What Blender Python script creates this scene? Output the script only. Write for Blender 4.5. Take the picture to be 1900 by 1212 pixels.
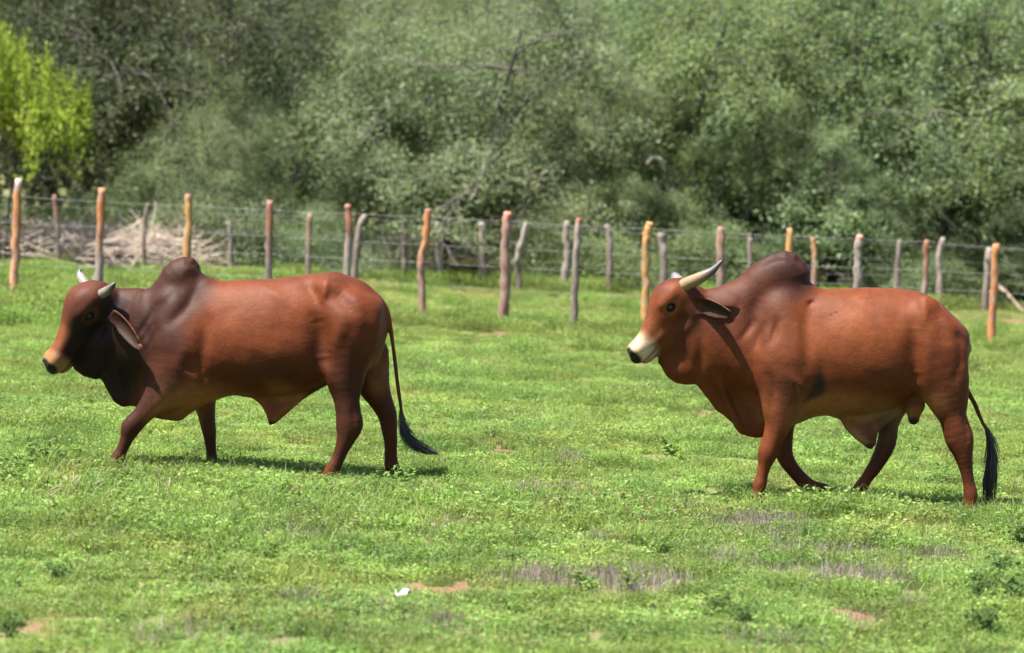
import bpy, math, random
import numpy as np
from mathutils import Vector, Matrix
for _o in list(bpy.data.objects):
    bpy.data.objects.remove(_o, do_unlink=True)
scene = bpy.context.scene
COL = scene.collection

# ---------------------------------------------------------------- camera
CAM_H = 2.56                       # eye height of the photographer (standing on a truck bed)
FPX = 5500.0                       # focal length in photo pixels (1900 wide)
PITCH = math.atan(341.0 / FPX)     # looking slightly down
ROLL = math.radians(2.6)           # the photo is not level
cam_d = bpy.data.cameras.new('camera')
cam_d.sensor_width = 36.0
cam_d.lens = FPX / 1900.0 * 36.0
cam_d.clip_end = 2000.0
cam_d.dof.use_dof = True
cam_d.dof.focus_distance = 21.8
cam_d.dof.aperture_fstop = 2.0
cam = bpy.data.objects.new('camera', cam_d)
COL.objects.link(cam)
cam.matrix_world = (Matrix.Translation((0, 0, CAM_H)) @ Matrix.Rotation(math.pi / 2 - PITCH, 4, 'X')
                    @ Matrix.Rotation(ROLL, 4, 'Z'))
scene.camera = cam

# ---------------------------------------------------------------- sky and sun
SUN_DIR = Vector((-0.38, -0.20, 0.90)).normalized()       # towards the sun: high, left, a little behind the camera
world = bpy.data.worlds.new('World')
scene.world = world
world.use_nodes = True
wn = world.node_tree
sky = wn.nodes.new('ShaderNodeTexSky')
sky.sky_type = 'NISHITA'
sky.sun_disc = False
sky.sun_elevation = math.asin(SUN_DIR.z)
sky.sun_rotation = math.atan2(SUN_DIR.x, SUN_DIR.y)
sky.air_density = 1.0
sky.dust_density = 1.5
bg = wn.nodes['Background']
bg.inputs['Strength'].default_value = 0.065
wn.links.new(sky.outputs['Color'], bg.inputs['Color'])
sun_d = bpy.data.lights.new('sun', 'SUN')
sun_d.energy = 5.0
sun_d.angle = math.radians(0.53)
sun_d.color = (1.0, 0.95, 0.87)
sun = bpy.data.objects.new('sun', sun_d)
COL.objects.link(sun)
sun.rotation_euler = SUN_DIR.to_track_quat('Z', 'Y').to_euler()
vs = scene.view_settings
vs.view_transform = 'Standard'
vs.look = 'None'
vs.gamma = 1.0
vs.exposure = 1.9
vs.use_curve_mapping = False
scene.render.engine = 'CYCLES'
scene.cycles.max_bounces = 4
scene.cycles.diffuse_bounces = 3
scene.cycles.glossy_bounces = 1
scene.cycles.transmission_bounces = 3
scene.cycles.caustics_reflective = False
scene.cycles.caustics_refractive = False
scene.cycles.use_adaptive_sampling = True
scene.cycles.adaptive_threshold = 0.015
scene.cycles.adaptive_min_samples = 20
scene.cycles.use_denoising = True
scene.cycles.denoiser = 'OPENIMAGEDENOISE'
scene.cycles.denoising_input_passes = 'RGB_ALBEDO_NORMAL'
scene.cycles.sample_clamp_indirect = 4.0

# ---------------------------------------------------------------- helpers
_F = Vector((0, math.cos(PITCH), -math.sin(PITCH)))
_U = Vector((0, math.sin(PITCH), math.cos(PITCH)))
_R = Vector((1, 0, 0))
_RC = math.cos(ROLL) * _R + math.sin(ROLL) * _U
_UC = -math.sin(ROLL) * _R + math.cos(ROLL) * _U
def P(px, py, Y):
    """point of the place seen at photo pixel (px, py), standing Y metres away"""
    px, py, Y = float(px), float(py), float(Y)
    d = FPX * _F + (px - 950.0) * _RC - (py - 606.0) * _UC
    t = Y / d.y
    return Vector((d.x * t, Y, CAM_H + d.z * t))
def G(px, py):
    """the same for a point on the ground"""
    d = FPX * _F + (px - 950.0) * _RC - (py - 606.0) * _UC
    t = -CAM_H / d.z
    return Vector((d.x * t, d.y * t, 0.0))
def M1(px):
    return px / 250.0

def tag(o, label=None, cat=None, group=None, kind=None):
    if label: o['label'] = label
    if cat: o['category'] = cat
    if group: o['group'] = group
    if kind: o['kind'] = kind
    return o
def empty(name, loc):
    o = bpy.data.objects.new(name, None)
    o.location = loc
    o.empty_display_size = 0.2
    COL.objects.link(o)
    return o
def mesh_np(name, v, f, mat=None, smooth=False, attrs=None):
    """mesh from numpy arrays; f is (n,3) or (n,4)"""
    me = bpy.data.meshes.new(name)
    v = np.asarray(v, np.float32); f = np.asarray(f, np.int32)
    n, k = f.shape
    me.vertices.add(len(v)); me.vertices.foreach_set('co', v.ravel())
    me.loops.add(n * k); me.loops.foreach_set('vertex_index', f.ravel())
    me.polygons.add(n)
    me.polygons.foreach_set('loop_start', np.arange(0, n * k, k, dtype=np.int32))
    me.polygons.foreach_set('loop_total', np.full(n, k, np.int32))
    if smooth:
        me.polygons.foreach_set('use_smooth', np.ones(n, bool))
    for an, av in (attrs or {}).items():
        av = np.asarray(av, np.float32)
        if av.ndim == 1:
            a = me.attributes.new(an, 'FLOAT', 'POINT'); a.data.foreach_set('value', av)
        else:
            a = me.attributes.new(an, 'FLOAT_COLOR', 'POINT')
            c = np.ones((len(av), 4), np.float32); c[:, :3] = av[:, :3]
            a.data.foreach_set('color', c.ravel())
    me.update(calc_edges=True)
    if mat: me.materials.append(mat)
    return me
def obj(name, me, parent=None, loc=None):
    o = bpy.data.objects.new(name, me)
    COL.objects.link(o)
    if parent: o.parent = parent
    if loc is not None: o.location = loc
    return o
def catmull(pts, n=6):
    pts = np.asarray(pts, float)
    out = []
    for i in range(len(pts) - 1):
        p0 = pts[max(i - 1, 0)]; p1 = pts[i]; p2 = pts[i + 1]; p3 = pts[min(i + 2, len(pts) - 1)]
        for j in range(n):
            t = j / n
            out.append(0.5 * ((2 * p1) + (-p0 + p2) * t + (2 * p0 - 5 * p1 + 4 * p2 - p3) * t * t + (-p0 + 3 * p1 - 3 * p2 + p3) * t ** 3))
    out.append(pts[-1])
    return np.array(out)
def tube_np(path, radii, sides=8, cap=True, wob=0.0, rng=None):
    """tube along a path: verts, quads (closed with degenerate-free end rings)"""
    path = np.asarray(path, float); radii = np.asarray(radii, float)
    n = len(path)
    tang = np.gradient(path, axis=0); tang /= np.linalg.norm(tang, axis=1)[:, None] + 1e-9
    ref = np.array([0.0, 1.0, 0.0]) if abs(tang[0][1]) < 0.8 else np.array([1.0, 0.0, 0.0])
    vs_, ang = [], np.linspace(0, 2 * np.pi, sides, endpoint=False)
    for i in range(n):
        a = np.cross(tang[i], ref); a /= np.linalg.norm(a); b = np.cross(tang[i], a)
        ref = np.cross(a, tang[i])
        r = radii[i] * (1 + (rng.uniform(-wob, wob, sides) if wob else 0))
        vs_.append(path[i] + np.outer(np.cos(ang) * r, a) + np.outer(np.sin(ang) * r, b))
    v = np.concatenate(vs_)
    f = []
    for i in range(n - 1):
        for j in range(sides):
            k = (j + 1) % sides
            f.append((i * sides + j, i * sides + k, (i + 1) * sides + k, (i + 1) * sides + j))
    if cap:
        c0 = len(v); v = np.vstack([v, path[0], path[-1]])
        for j in range(0, sides, 2):
            f.append((c0, (j + 2) % sides, j + 1, j))
            e = (n - 1) * sides
            f.append((c0 + 1, e + j, e + j + 1, e + (j + 2) % sides))
    return v, np.array(f)
def tubes_batch(paths, radii, sides):
    """many tubes with the same number of points at once: paths (N,n,3), radii (N,n)"""
    paths = np.asarray(paths, float); radii = np.asarray(radii, float); N, n, _ = paths.shape
    tg = paths[:, -1] - paths[:, 0]; tg /= np.linalg.norm(tg, axis=1)[:, None] + 1e-9
    ref = np.where(np.abs(tg[:, 1:2]) < .8, np.array([[0, 1.0, 0]]), np.array([[1.0, 0, 0]]))
    a = np.cross(tg, ref); a /= np.linalg.norm(a, axis=1)[:, None]; b = np.cross(tg, a)
    an = np.linspace(0, 2 * np.pi, sides, endpoint=False)
    off = np.cos(an)[None, :, None] * a[:, None, :] + np.sin(an)[None, :, None] * b[:, None, :]
    V = paths[:, :, None, :] + radii[:, :, None, None] * off[:, None, :, :]
    i, j = np.meshgrid(np.arange(n - 1), np.arange(sides), indexing='ij'); k = (j + 1) % sides
    q = np.stack([i * sides + j, i * sides + k, (i + 1) * sides + k, (i + 1) * sides + j], -1).reshape(-1, 4)
    F_ = (np.arange(N)[:, None, None] * (n * sides) + q[None]).reshape(-1, 4)
    return V.reshape(-1, 3), F_
def join_np(parts):
    V, Fc, n = [], [], 0
    for v, f in parts:
        V.append(v); Fc.append(np.asarray(f) + n); n += len(v)
    return np.concatenate(V), np.concatenate(Fc)

class NT:
    """small helper for node materials"""
    def __init__(self, name):
        self.m = bpy.data.materials.new(name); self.m.use_nodes = True
        self.t = self.m.node_tree
        self.b = self.t.nodes['Principled BSDF']
        self.out = self.t.nodes['Material Output']
    def n(self, kind, **kw):
        nd = self.t.nodes.new(kind)
        for k, v in kw.items():
            if k in nd.inputs: nd.inputs[k].default_value = v
            else: setattr(nd, k, v)
        return nd
    def l(self, a, b): self.t.links.new(a, b)
    def attr(self, name): 
        return self.n('ShaderNodeAttribute', attribute_name=name)
    def noise(self, scale, detail=4.0, rough=0.55, vec=None):
        nd = self.n('ShaderNodeTexNoise')
        nd.inputs['Scale'].default_value = scale; nd.inputs['Detail'].default_value = detail
        nd.inputs['Roughness'].default_value = rough
        if vec is not None: self.l(vec, nd.inputs['Vector'])
        return nd
    def ramp(self, fac, stops):
        r = self.n('ShaderNodeValToRGB')
        e = r.color_ramp.elements
        while len(e) < len(stops): e.new(0.5)
        for i, (p, c) in enumerate(stops):
            e[i].position = p
            e[i].color = (c, c, c, 1) if isinstance(c, (int, float)) else (*c, 1)
        self.l(fac, r.inputs['Fac'])
        return r.outputs['Color']
    def mix(self, fac, a, b, mode='MIX'):
        x = self.n('ShaderNodeMix', data_type='RGBA', blend_type=mode)
        for s, v in (('Factor', fac), ('A', a), ('B', b)):
            inp = [i for i in x.inputs if i.name == s and (i.type == 'VALUE' if s == 'Factor' else i.type == 'RGBA')][0]
            if hasattr(v, 'is_linked'): self.l(v, inp)
            elif isinstance(v, (int, float)) and s == 'Factor': inp.default_value = v
            else: inp.default_value = (*v, 1)
        return [o for o in x.outputs if o.type == 'RGBA'][0]
    def bump(self, h, strength=0.3, dist=0.01, normal=None):
        b = self.n('ShaderNodeBump'); b.inputs['Strength'].default_value = strength; b.inputs['Distance'].default_value = dist
        self.l(h, b.inputs['Height'])
        if normal is not None: self.l(normal, b.inputs['Normal'])
        return b.outputs['Normal']
# ================================================================ ground
def vnoise(x, y, seed=0):
    """smooth value noise, numpy"""
    xi, yi = np.floor(x).astype(np.int64), np.floor(y).astype(np.int64)
    xf, yf = x - xi, y - yi
    def h(a, b):
        n = (a * 374761393 + b * 668265263 + seed * 974711) & 0x7fffffff
        n = ((n ^ (n >> 13)) * 1274126177) & 0x7fffffff
        return ((n ^ (n >> 16)) & 0xffff) / 65535.0
    u, v = xf * xf * (3 - 2 * xf), yf * yf * (3 - 2 * yf)
    return (h(xi, yi) * (1 - u) + h(xi + 1, yi) * u) * (1 - v) + (h(xi, yi + 1) * (1 - u) + h(xi + 1, yi + 1) * u) * v
def fbm(x, y, seed=0, o=4):
    s, a, t = 0, .5, 0
    for i in range(o):
        s = s + a * vnoise(x * 2 ** i, y * 2 ** i, seed + i); t += a; a *= .5
    return s / t
# bare soil (photo pixel of the spot, half length along x, half depth, strength)
SOIL = [(605, 1082, .16, .22, .9), (840, 1090, .28, .25, 1), (1640, 984, .26, .3, 1), (1560, 982, .1, .15, .6), (1525, 1142, .3, .22, 1), (1815, 1022, .2, .22, .9), (1665, 1128, .18, .2, .8),
        (690, 1005, .18, .25, .5), (300, 1070, .12, .2, .7), (1050, 1035, .12, .2, .7), (1075, 1100, .25, .2, .6), (830, 612, .5, .8, .9), (925, 618, .6, .9, .9), (1095, 883, .1, .2, .5), (1160, 1120, .1, .15, .5),
        (1300, 770, .3, .6, .5), (720, 780, .3, .5, .5), (420, 790, .2, .5, .4), (450, 705, .3, .8, .4)]
DRY = [(1000, 1080, .26, .32, 1), (1180, 1085, .30, .45, .9), (1600, 1080, .45, .25, 1), (1415, 975, .30, .35, 1), (992, 915, .14, .25, .9), (1055, 915, .08, .2, .7), (825, 1165, .13, .14, .9),
       (1060, 860, .15, .35, .6), (545, 1005, .22, .3, .5), (1530, 1035, .35, .25, .6), (1700, 1085, .16, .18, .8), (1345, 1045, .25, .3, .6), (330, 1190, .3, .2, .4), (1690, 1140, .14, .12, .8), (835, 995, .22, .4, .5), (1430, 1200, .3, .15, .6), (1480, 1005, .2, .2, .6), (1740, 1040, .2, .16, .7), (700, 1140, .2, .12, .5), (1110, 1010, .16, .2, .5), (560, 1120, .14, .12, .5), (1250, 950, .2, .25, .5), (1600, 1165, .25, .12, .6), (190, 1010, .2, .25, .45)]
def patch_mask(x, y, lst, seed):
    m = np.zeros(np.shape(x))
    nz = fbm(x * 5.0, y * 2.2, seed, 3) - .5
    for px, py, rx, ry, st in lst:
        g = G(px, py)
        d = np.sqrt(((x - g.x) / (rx * .9)) ** 2 + ((y - g.y) / (ry * 1.1)) ** 2) + nz * 2.2
        m = np.maximum(m, st * (1 - np.clip((d - .65) / .6, 0, 1)))
    return m
def soil_mask(x, y):
    m = patch_mask(x, y, SOIL, 11)
    t = np.exp(-((y - 49.0 + .05 * x) / 1.1) ** 2) * np.clip((fbm(x * .7, y * .8, 5) - .40) * 5, 0, 1) * (.35 + .65 * np.clip((x + 2.5) / 4, 0, 1))    # worn track between the fences
    t2 = np.clip((fbm(x * 1.3, y * .9, 23) - .70) * 6, 0, .6)
    return np.maximum(np.maximum(m, t), t2)

def axis(lo, hi, step, far_lo, far_hi):
    a = list(np.arange(lo, hi, step)); b = []
    s, p = step, hi
    while p < far_hi: b.append(p); s *= 1.35; p += s
    b.append(far_hi); c = []
    s, p = step, lo
    while p > far_lo: s *= 1.35; p -= s; c.append(max(p, far_lo))
    return np.array(c[::-1] + a + b)
gx = axis(-11, 11, .11, -700, 700); gy = axis(13, 56, .14, -80, 1500)
XX, YY = np.meshgrid(gx, gy)
inn = (np.abs(XX) < 12) & (YY > 12) & (YY < 57)
ZZ = np.where(inn, .035 * (fbm(XX * .5, YY * .4, 3) - .5) + .012 * (fbm(XX * 3, YY * 3, 4) - .5), 0)
soilv = np.where(inn, soil_mask(XX, YY), .2)
nxg, nyg = len(gx), len(gy)
ii = (np.arange(nyg - 1)[:, None] * nxg + np.arange(nxg - 1)[None, :]).ravel()
gf = np.stack([ii, ii + 1, ii + nxg + 1, ii + nxg], 1)
g_ = NT('pasture_soil')
geo = g_.n('ShaderNodeNewGeometry').outputs['Position']
so = g_.attr('soil').outputs['Fac']
na = g_.noise(3.0, 6, .6, geo).outputs['Fac']; nb = g_.noise(30.0, 5, .6, geo).outputs['Fac']
litter = g_.ramp(nb, [(.3, (.07, .075, .03)), (.5, (.12, .12, .05)), (.7, (.19, .155, .085))])
earth = g_.ramp(nb, [(.25, (.085, .050, .030)), (.55, (.175, .105, .064)), (.8, (.25, .165, .105))])
lit2 = g_.mix(g_.ramp(na, [(.35, 0.0), (.7, 1.0)]), litter, (.10, .135, .040))
g_.l(g_.mix(g_.ramp(so, [(.15, 0.0), (.6, 1.0)]), lit2, earth), g_.b.inputs['Base Color'])
g_.b.inputs['Roughness'].default_value = .95
g_.b.inputs['Specular IOR Level'].default_value = .1
g_.l(g_.bump(nb, .8, .03), g_.b.inputs['Normal'])
ground = obj('ground', mesh_np('ground', np.stack([XX.ravel(), YY.ravel(), ZZ.ravel()], 1), gf, g_.m, True, {'soil': soilv.ravel()}))
tag(ground, kind='structure')

# ================================================================ grass and herbs: leaf geometry
def leaf_material(name, dark, mid, light, trans=.35, yellow=None, pos_scale=.55, var=.35, rough=.5, straw=None, dry=False):
    m = NT(name)
    tint = m.attr('tint').outputs['Fac']
    oi = m.n('ShaderNodeObjectInfo').outputs['Random']
    pos = m.n('ShaderNodeNewGeometry').outputs['Position']
    big = m.noise(pos_scale, 4, .6, pos).outputs['Fac']
    c = m.ramp(tint, [(.0, (.13, .085, .05)), (.05, (.10, .07, .04)), (.07, dark), (.5, mid), (.93, light), (.95, (.30, .235, .13)), (1.0, (.36, .29, .17))] if dry else [(.0, dark), (.5, mid), (1.0, light)])
    if yellow:
        c = m.mix(m.ramp(big, [(.42, 0.0), (.66, 1.0)]), c, m.mix(.5, c, yellow))
    if straw:                                   # the ground dries out towards the wood
        sx = m.n('ShaderNodeSeparateXYZ'); m.l(pos, sx.inputs[0])
        mr = m.n('ShaderNodeMapRange'); m.l(sx.outputs['Y'], mr.inputs['Value'])
        mr.inputs['From Min'].default_value = 33; mr.inputs['From Max'].default_value = 48; mr.inputs['To Max'].default_value = .62
        c = m.mix(mr.outputs[0], c, m.mix(m.ramp(big, [(.35, 0.0), (.62, 1.0)]), c, straw))
    if dry:                                     # thin, browned-off patches
        nd_ = m.n('ShaderNodeMapping'); m.l(pos, nd_.inputs['Vector']); nd_.inputs['Scale'].default_value = (1.0, .55, 1)
        c = m.mix(m.ramp(m.noise(1.15, 5, .65, nd_.outputs['Vector']).outputs['Fac'], [(.54, 0.0), (.68, .60)]), c, (.235, .205, .085))
        c = m.mix(m.ramp(m.noise(.8, 3, .6, pos).outputs['Fac'], [(.35, .45), (.5, 0.0)]), c, (.075, .165, .040))
    mul = m.ramp(oi, [(0.0, 1 - var), (1.0, 1 + var * .6)])
    c = m.mix(1.0, c, mul, 'MULTIPLY')
    c = m.mix(1.0, c, m.ramp(m.noise(pos_scale * 3.1, 3, .5, pos).outputs['Fac'], [(.3, .80), (.7, 1.14)]), 'MULTIPLY')
    m.l(c, m.b.inputs['Base Color'])
    m.b.inputs['Roughness'].default_value = rough
    m.b.inputs['Specular IOR Level'].default_value = .10
    tr = m.n('ShaderNodeBsdfTranslucent')
    m.l(m.mix(1.0, c, (1.15, 1.25, .7), 'MULTIPLY'), tr.inputs['Color'])
    mx = m.n('ShaderNodeMixShader'); mx.inputs[0].default_value = trans
    m.l(m.b.outputs[0], mx.inputs[1]); m.l(tr.outputs[0], mx.inputs[2])
    m.l(mx.outputs[0], m.out.inputs['Surface'])
    return m.m
def blades(rng, n, x, y, h, w, lean, tint, z0=None):
    """n bent blades: two quads each"""
    a = rng.uniform(0, 2 * np.pi, n); la = rng.uniform(0, 2 * np.pi, n); l = lean * rng.uniform(.1, 1, n) * h
    d = np.stack([np.cos(a), np.sin(a), np.zeros(n)], 1) * (w[:, None] / 2)
    L = np.stack([np.cos(la) * l, np.sin(la) * l, np.zeros(n)], 1)
    b = np.stack([x, y, np.zeros(n) if z0 is None else z0], 1)
    up = np.array([0, 0, 1.0])
    m_ = b + L * .35 + up * (h * .6)[:, None]; t_ = b + L + up * h[:, None]
    V = np.stack([b - d, b + d, m_ + d * .8, m_ - d * .8, t_ + d * .12, t_ - d * .12], 1).reshape(-1, 3)
    k = np.arange(n)[:, None] * 6
    F_ = np.concatenate([k + np.array([[0, 1, 2, 3]]), k + np.array([[3, 2, 4, 5]])])
    return V, F_, np.repeat(tint, 6)
def leaves(rng, c, size, ratio, flat, tint, nrm=None):
    """kite shaped leaves centred on c"""
    n = len(c)
    a = rng.normal(size=(n, 3)); a[:, 2] *= (1 - flat); a /= np.linalg.norm(a, axis=1)[:, None] + 1e-9
    nn = rng.normal(size=(n, 3)) * (1 - flat * .7) + np.array([0, 0, 1.0]) * flat * 1.6
    if nrm is not None: nn = nn * .6 + nrm
    b = np.cross(nn, a); b /= np.linalg.norm(b, axis=1)[:, None] + 1e-9
    s = size[:, None]
    V = np.stack([c - a * s * .5, c + b * s * ratio * .5 - a * s * .05, c + a * s * .5, c - b * s * ratio * .5 - a * s * .05], 1).reshape(-1, 3)
    F_ = np.arange(n * 4).reshape(n, 4)
    return V, F_, np.repeat(tint, 4)
def cat_geo(parts):
    V, Fc, T, n = [], [], [], 0
    for v, f, t in parts:
        V.append(v); Fc.append(f + n); T.append(t); n += len(v)
    return np.concatenate(V), np.concatenate(Fc), np.concatenate(T)

def scatter(name, pts, rz, sc, idx, sources):
    """one object that spreads the source meshes over its points"""
    col = bpy.data.collections.new(name + '_sources')
    for i, me in enumerate(sources):
        o = bpy.data.objects.new('%s_patch' % name, me); col.objects.link(o)
    me = bpy.data.meshes.new(name); me.vertices.add(len(pts)); me.vertices.foreach_set('co', np.asarray(pts, np.float32).ravel())
    for an, av, ty in (('rz', rz, 'FLOAT'), ('sc', sc, 'FLOAT'), ('pi', idx, 'INT')):
        at = me.attributes.new(an, ty, 'POINT'); at.data.foreach_set('value', np.asarray(av, np.int32 if ty == 'INT' else np.float32))
    o = obj(name, me)
    ng = bpy.data.node_groups.new(name, 'GeometryNodeTree')
    ng.interface.new_socket('Geometry', in_out='INPUT', socket_type='NodeSocketGeometry')
    ng.interface.new_socket('Geometry', in_out='OUTPUT', socket_type='NodeSocketGeometry')
    N = ng.nodes; L = ng.links
    gi = N.new('NodeGroupInput'); go = N.new('NodeGroupOutput'); ip = N.new('GeometryNodeInstanceOnPoints'); ci = N.new('GeometryNodeCollectionInfo')
    ci.inputs['Collection'].default_value = col; ci.inputs['Separate Children'].default_value = True; ci.inputs['Reset Children'].default_value = True
    def na_(n, ty):
        a = N.new('GeometryNodeInputNamedAttribute'); a.data_type = ty; a.inputs['Name'].default_value = n; return a.outputs['Attribute']
    cx = N.new('ShaderNodeCombineXYZ'); L.new(na_('rz', 'FLOAT'), cx.inputs['Z'])
    L.new(gi.outputs[0], ip.inputs['Points']); L.new(ci.outputs[0], ip.inputs['Instance']); ip.inputs['Pick Instance'].default_value = True
    L.new(na_('pi', 'INT'), ip.inputs['Instance Index']); L.new(cx.outputs[0], ip.inputs['Rotation']); L.new(na_('sc', 'FLOAT'), ip.inputs['Scale'])
    L.new(ip.outputs[0], go.inputs[0])
    md = o.modifiers.new('scatter', 'NODES'); md.node_group = ng
    return o

M_GRASS = leaf_material('grass_leaf', (.108, .180, .046), (.190, .302, .084), (.30, .40, .135), .45, (.22, .25, .06), .55, .30, .5, (.32, .29, .13), True)
M_TALL = leaf_material('tall_weed_leaf', (.072, .128, .03), (.145, .225, .055), (.24, .31, .10), .45, (.24, .24, .09), .4)
rng = np.random.default_rng(5)
def herb_patch(seed, S=.5, nb=620, nl=560, hmax=.075, dry=.10):
    r = np.random.default_rng(seed)
    n = nb; x = r.uniform(-S / 2, S / 2, n); y = r.uniform(-S / 2, S / 2, n)
    cl = fbm(x * 9 + seed * 3.1, y * 9, seed, 2)
    h = hmax * (.30 + .9 * r.uniform(0, 1, n) ** 1.6) * (.45 + 1.0 * cl)
    ti = np.clip(.25 + .5 * cl + r.normal(0, .16, n), 0, 1)
    parts = [blades(r, n, x, y, h, r.uniform(.003, .0075, n), .95, ti)]
    n = nl; x = r.uniform(-S / 2, S / 2, n); y = r.uniform(-S / 2, S / 2, n)
    cl = fbm(x * 7 + 40 + seed, y * 7, seed + 9, 2)
    z = hmax * (.15 + .75 * r.uniform(0, 1, n)) * (.3 + 1.1 * cl)
    parts.append(leaves(r, np.stack([x, y, z], 1), r.uniform(.014, .038, n), .62, .62, np.clip(.35 + .5 * (cl - .3) + r.normal(0, .2, n), 0, 1)))
    v, f, t = cat_geo(parts)
    t = .08 + .84 * t; t[:6 * nb] = np.repeat(np.where(r.uniform(size=nb) < .10, .99, np.where(r.uniform(size=nb) < .10, .02, t[:6 * nb:6])), 6)
    t[6 * nb:] = np.repeat(np.where(r.uniform(size=nl) < .05, .97, np.where(r.uniform(size=nl) < .06, .01, t[6 * nb::4])), 4)
    return mesh_np('herb_patch', v, f, M_GRASS, False, {'tint': t})
herbs = [herb_patch(i, hmax=[.07, .09, .06, .12, .08, .15][i]) for i in range(6)]
sp = .33
py_ = np.arange(13.4, 52.5, sp); P_ = []
for y in py_:
    hw = .178 * y + .9
    x = np.arange(-hw, hw, sp); P_.append(np.stack([x, np.full(len(x), y)], 1))
P_ = np.concatenate(P_) + rng.uniform(-.15, .15, (sum(map(len, P_)), 2))
sm_ = soil_mask(P_[:, 0], P_[:, 1]); dm_ = patch_mask(P_[:, 0], P_[:, 1], DRY, 17)
keep = (sm_ < .78 + .5 * rng.uniform(size=len(P_))) & (dm_ < .70 + .5 * rng.uniform(size=len(P_)))
P_ = P_[keep]
scl = (.50 + .78 * fbm(P_[:, 0] * .55, P_[:, 1] * .45, 8)) * (1 - .6 * np.clip(sm_[keep] * 1.6, 0, 1)) * (1 - .5 * np.clip(dm_[keep] * 1.4, 0, 1))
scl *= np.where((P_[:, 1] > 20.3) & (P_[:, 1] < 21.5), 1.3, 1.0)
pn = fbm(P_[:, 0] * .8, P_[:, 1] * .6, 31, 2)
pick = np.clip((pn * 9 - 1.5 + rng.normal(0, 1.0, len(P_))).astype(int), 0, 5)
grass = scatter('grass', np.c_[P_, np.full(len(P_), -.004)], rng.uniform(0, 6.28, len(P_)), scl, pick, herbs)
tag(grass, 'short bright green grass and low herbs covering the pasture', 'grass', kind='stuff')

# taller weeds: along the fence feet and in the rank corner behind the left bull
def weed_patch(seed):
    r = np.random.default_rng(seed); S = .6
    n = 300; x = r.uniform(-S / 2, S / 2, n); y = r.uniform(-S / 2, S / 2, n)
    parts = [blades(r, n, x, y, r.uniform(.12, .34, n), r.uniform(.004, .009, n), .7, np.clip(r.normal(.6, .2, n), 0, 1))]
    n = 520; c = np.stack([r.normal(0, S / 3.2, n), r.normal(0, S / 3.2, n), .03 + .24 * r.uniform(0, 1, n) ** 1.1], 1)
    parts.append(leaves(r, c, r.uniform(.025, .055, n), .6, .55, np.clip(r.normal(.5, .22, n), 0, 1)))
    v, f, t = cat_geo(parts); return mesh_np('weed_patch', v, f, M_TALL, False, {'tint': t})
weeds_src = [weed_patch(50 + i) for i in range(4)]
W_ = []
for _ in range(2600):
    x, y = rng.uniform(-11, 11), rng.uniform(35, 53.5)
    if abs(x) > .178 * y + 1.2: continue
    left = 1 - np.clip((x + 5.0) / 2.2, 0, 1)
    d = .95 * left * (36.5 < y < 49.5) + .8 * np.exp(-((y - 51.3) / .8) ** 2) + .85 * np.exp(-((y - 40.6) / 1.0) ** 2) + .10
    d *= np.clip(fbm(np.array([x * .9]), np.array([y * .7]), 77)[0] * 2.6 - .55, 0, 1.2)
    if x < -4.2 and y > 50.2: d *= .25
    if x > 2 and 47.6 < y < 50.4: d *= .15
    if rng.uniform() < d: W_.append((x, y, -.01, .55 + .65 * rng.uniform() * (1 if (left > .3 or y > 50) else .6)))
for _ in range(700):                      # scattered taller tufts in the grazed part
    y = 14 + 26 * rng.uniform() ** .8; x = rng.uniform(-1, 1) * (.178 * y + .8)
    if fbm(np.array([x * .8]), np.array([y * .6]), 91)[0] > .47: W_.append((x, y, -.01, .16 + .26 * rng.uniform() ** 2))
W_ = np.array(W_)
tall = scatter('tall_weeds', W_[:, :3], rng.uniform(0, 6.28, len(W_)), W_[:, 3], rng.integers(0, 4, len(W_)), weeds_src)
tag(tall, 'taller rank green weeds along the fence feet and scattered in the pasture', 'weeds', kind='stuff')
# ================================================================ trees behind the fences
M_BARK = None
k_ = NT('grey_bark')
po = k_.n('ShaderNodeTexCoord').outputs['Object']
mpb = k_.n('ShaderNodeMapping'); k_.l(po, mpb.inputs['Vector']); mpb.inputs['Scale'].default_value = (9, 9, 2)
nb_ = k_.noise(2.0, 6, .65, mpb.outputs['Vector']).outputs['Fac']
k_.l(k_.ramp(nb_, [(.3, (.038, .032, .026)), (.6, (.085, .074, .062)), (.8, (.15, .135, .115))]), k_.b.inputs['Base Color'])
k_.b.inputs['Roughness'].default_value = .9
k_.l(k_.bump(nb_, .8, .03), k_.b.inputs['Normal'])
M_BARK = k_.m
M_LEAF = {
    'grey': leaf_material('grey_green_leaf', (.110, .152, .084), (.195, .256, .150), (.29, .355, .22), .5, (.24, .23, .12), .30, .2),
    'green': leaf_material('mid_green_leaf', (.085, .132, .068), (.160, .230, .118), (.27, .34, .19), .5, (.22, .25, .10), .30, .2),
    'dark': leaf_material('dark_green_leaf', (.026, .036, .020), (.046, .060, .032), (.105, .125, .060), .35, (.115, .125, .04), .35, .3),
    'yellow': leaf_material('yellow_green_leaf', (.14, .20, .028), (.25, .325, .05), (.38, .43, .10), .5, (.28, .29, .05), .8, .1),
}
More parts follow.
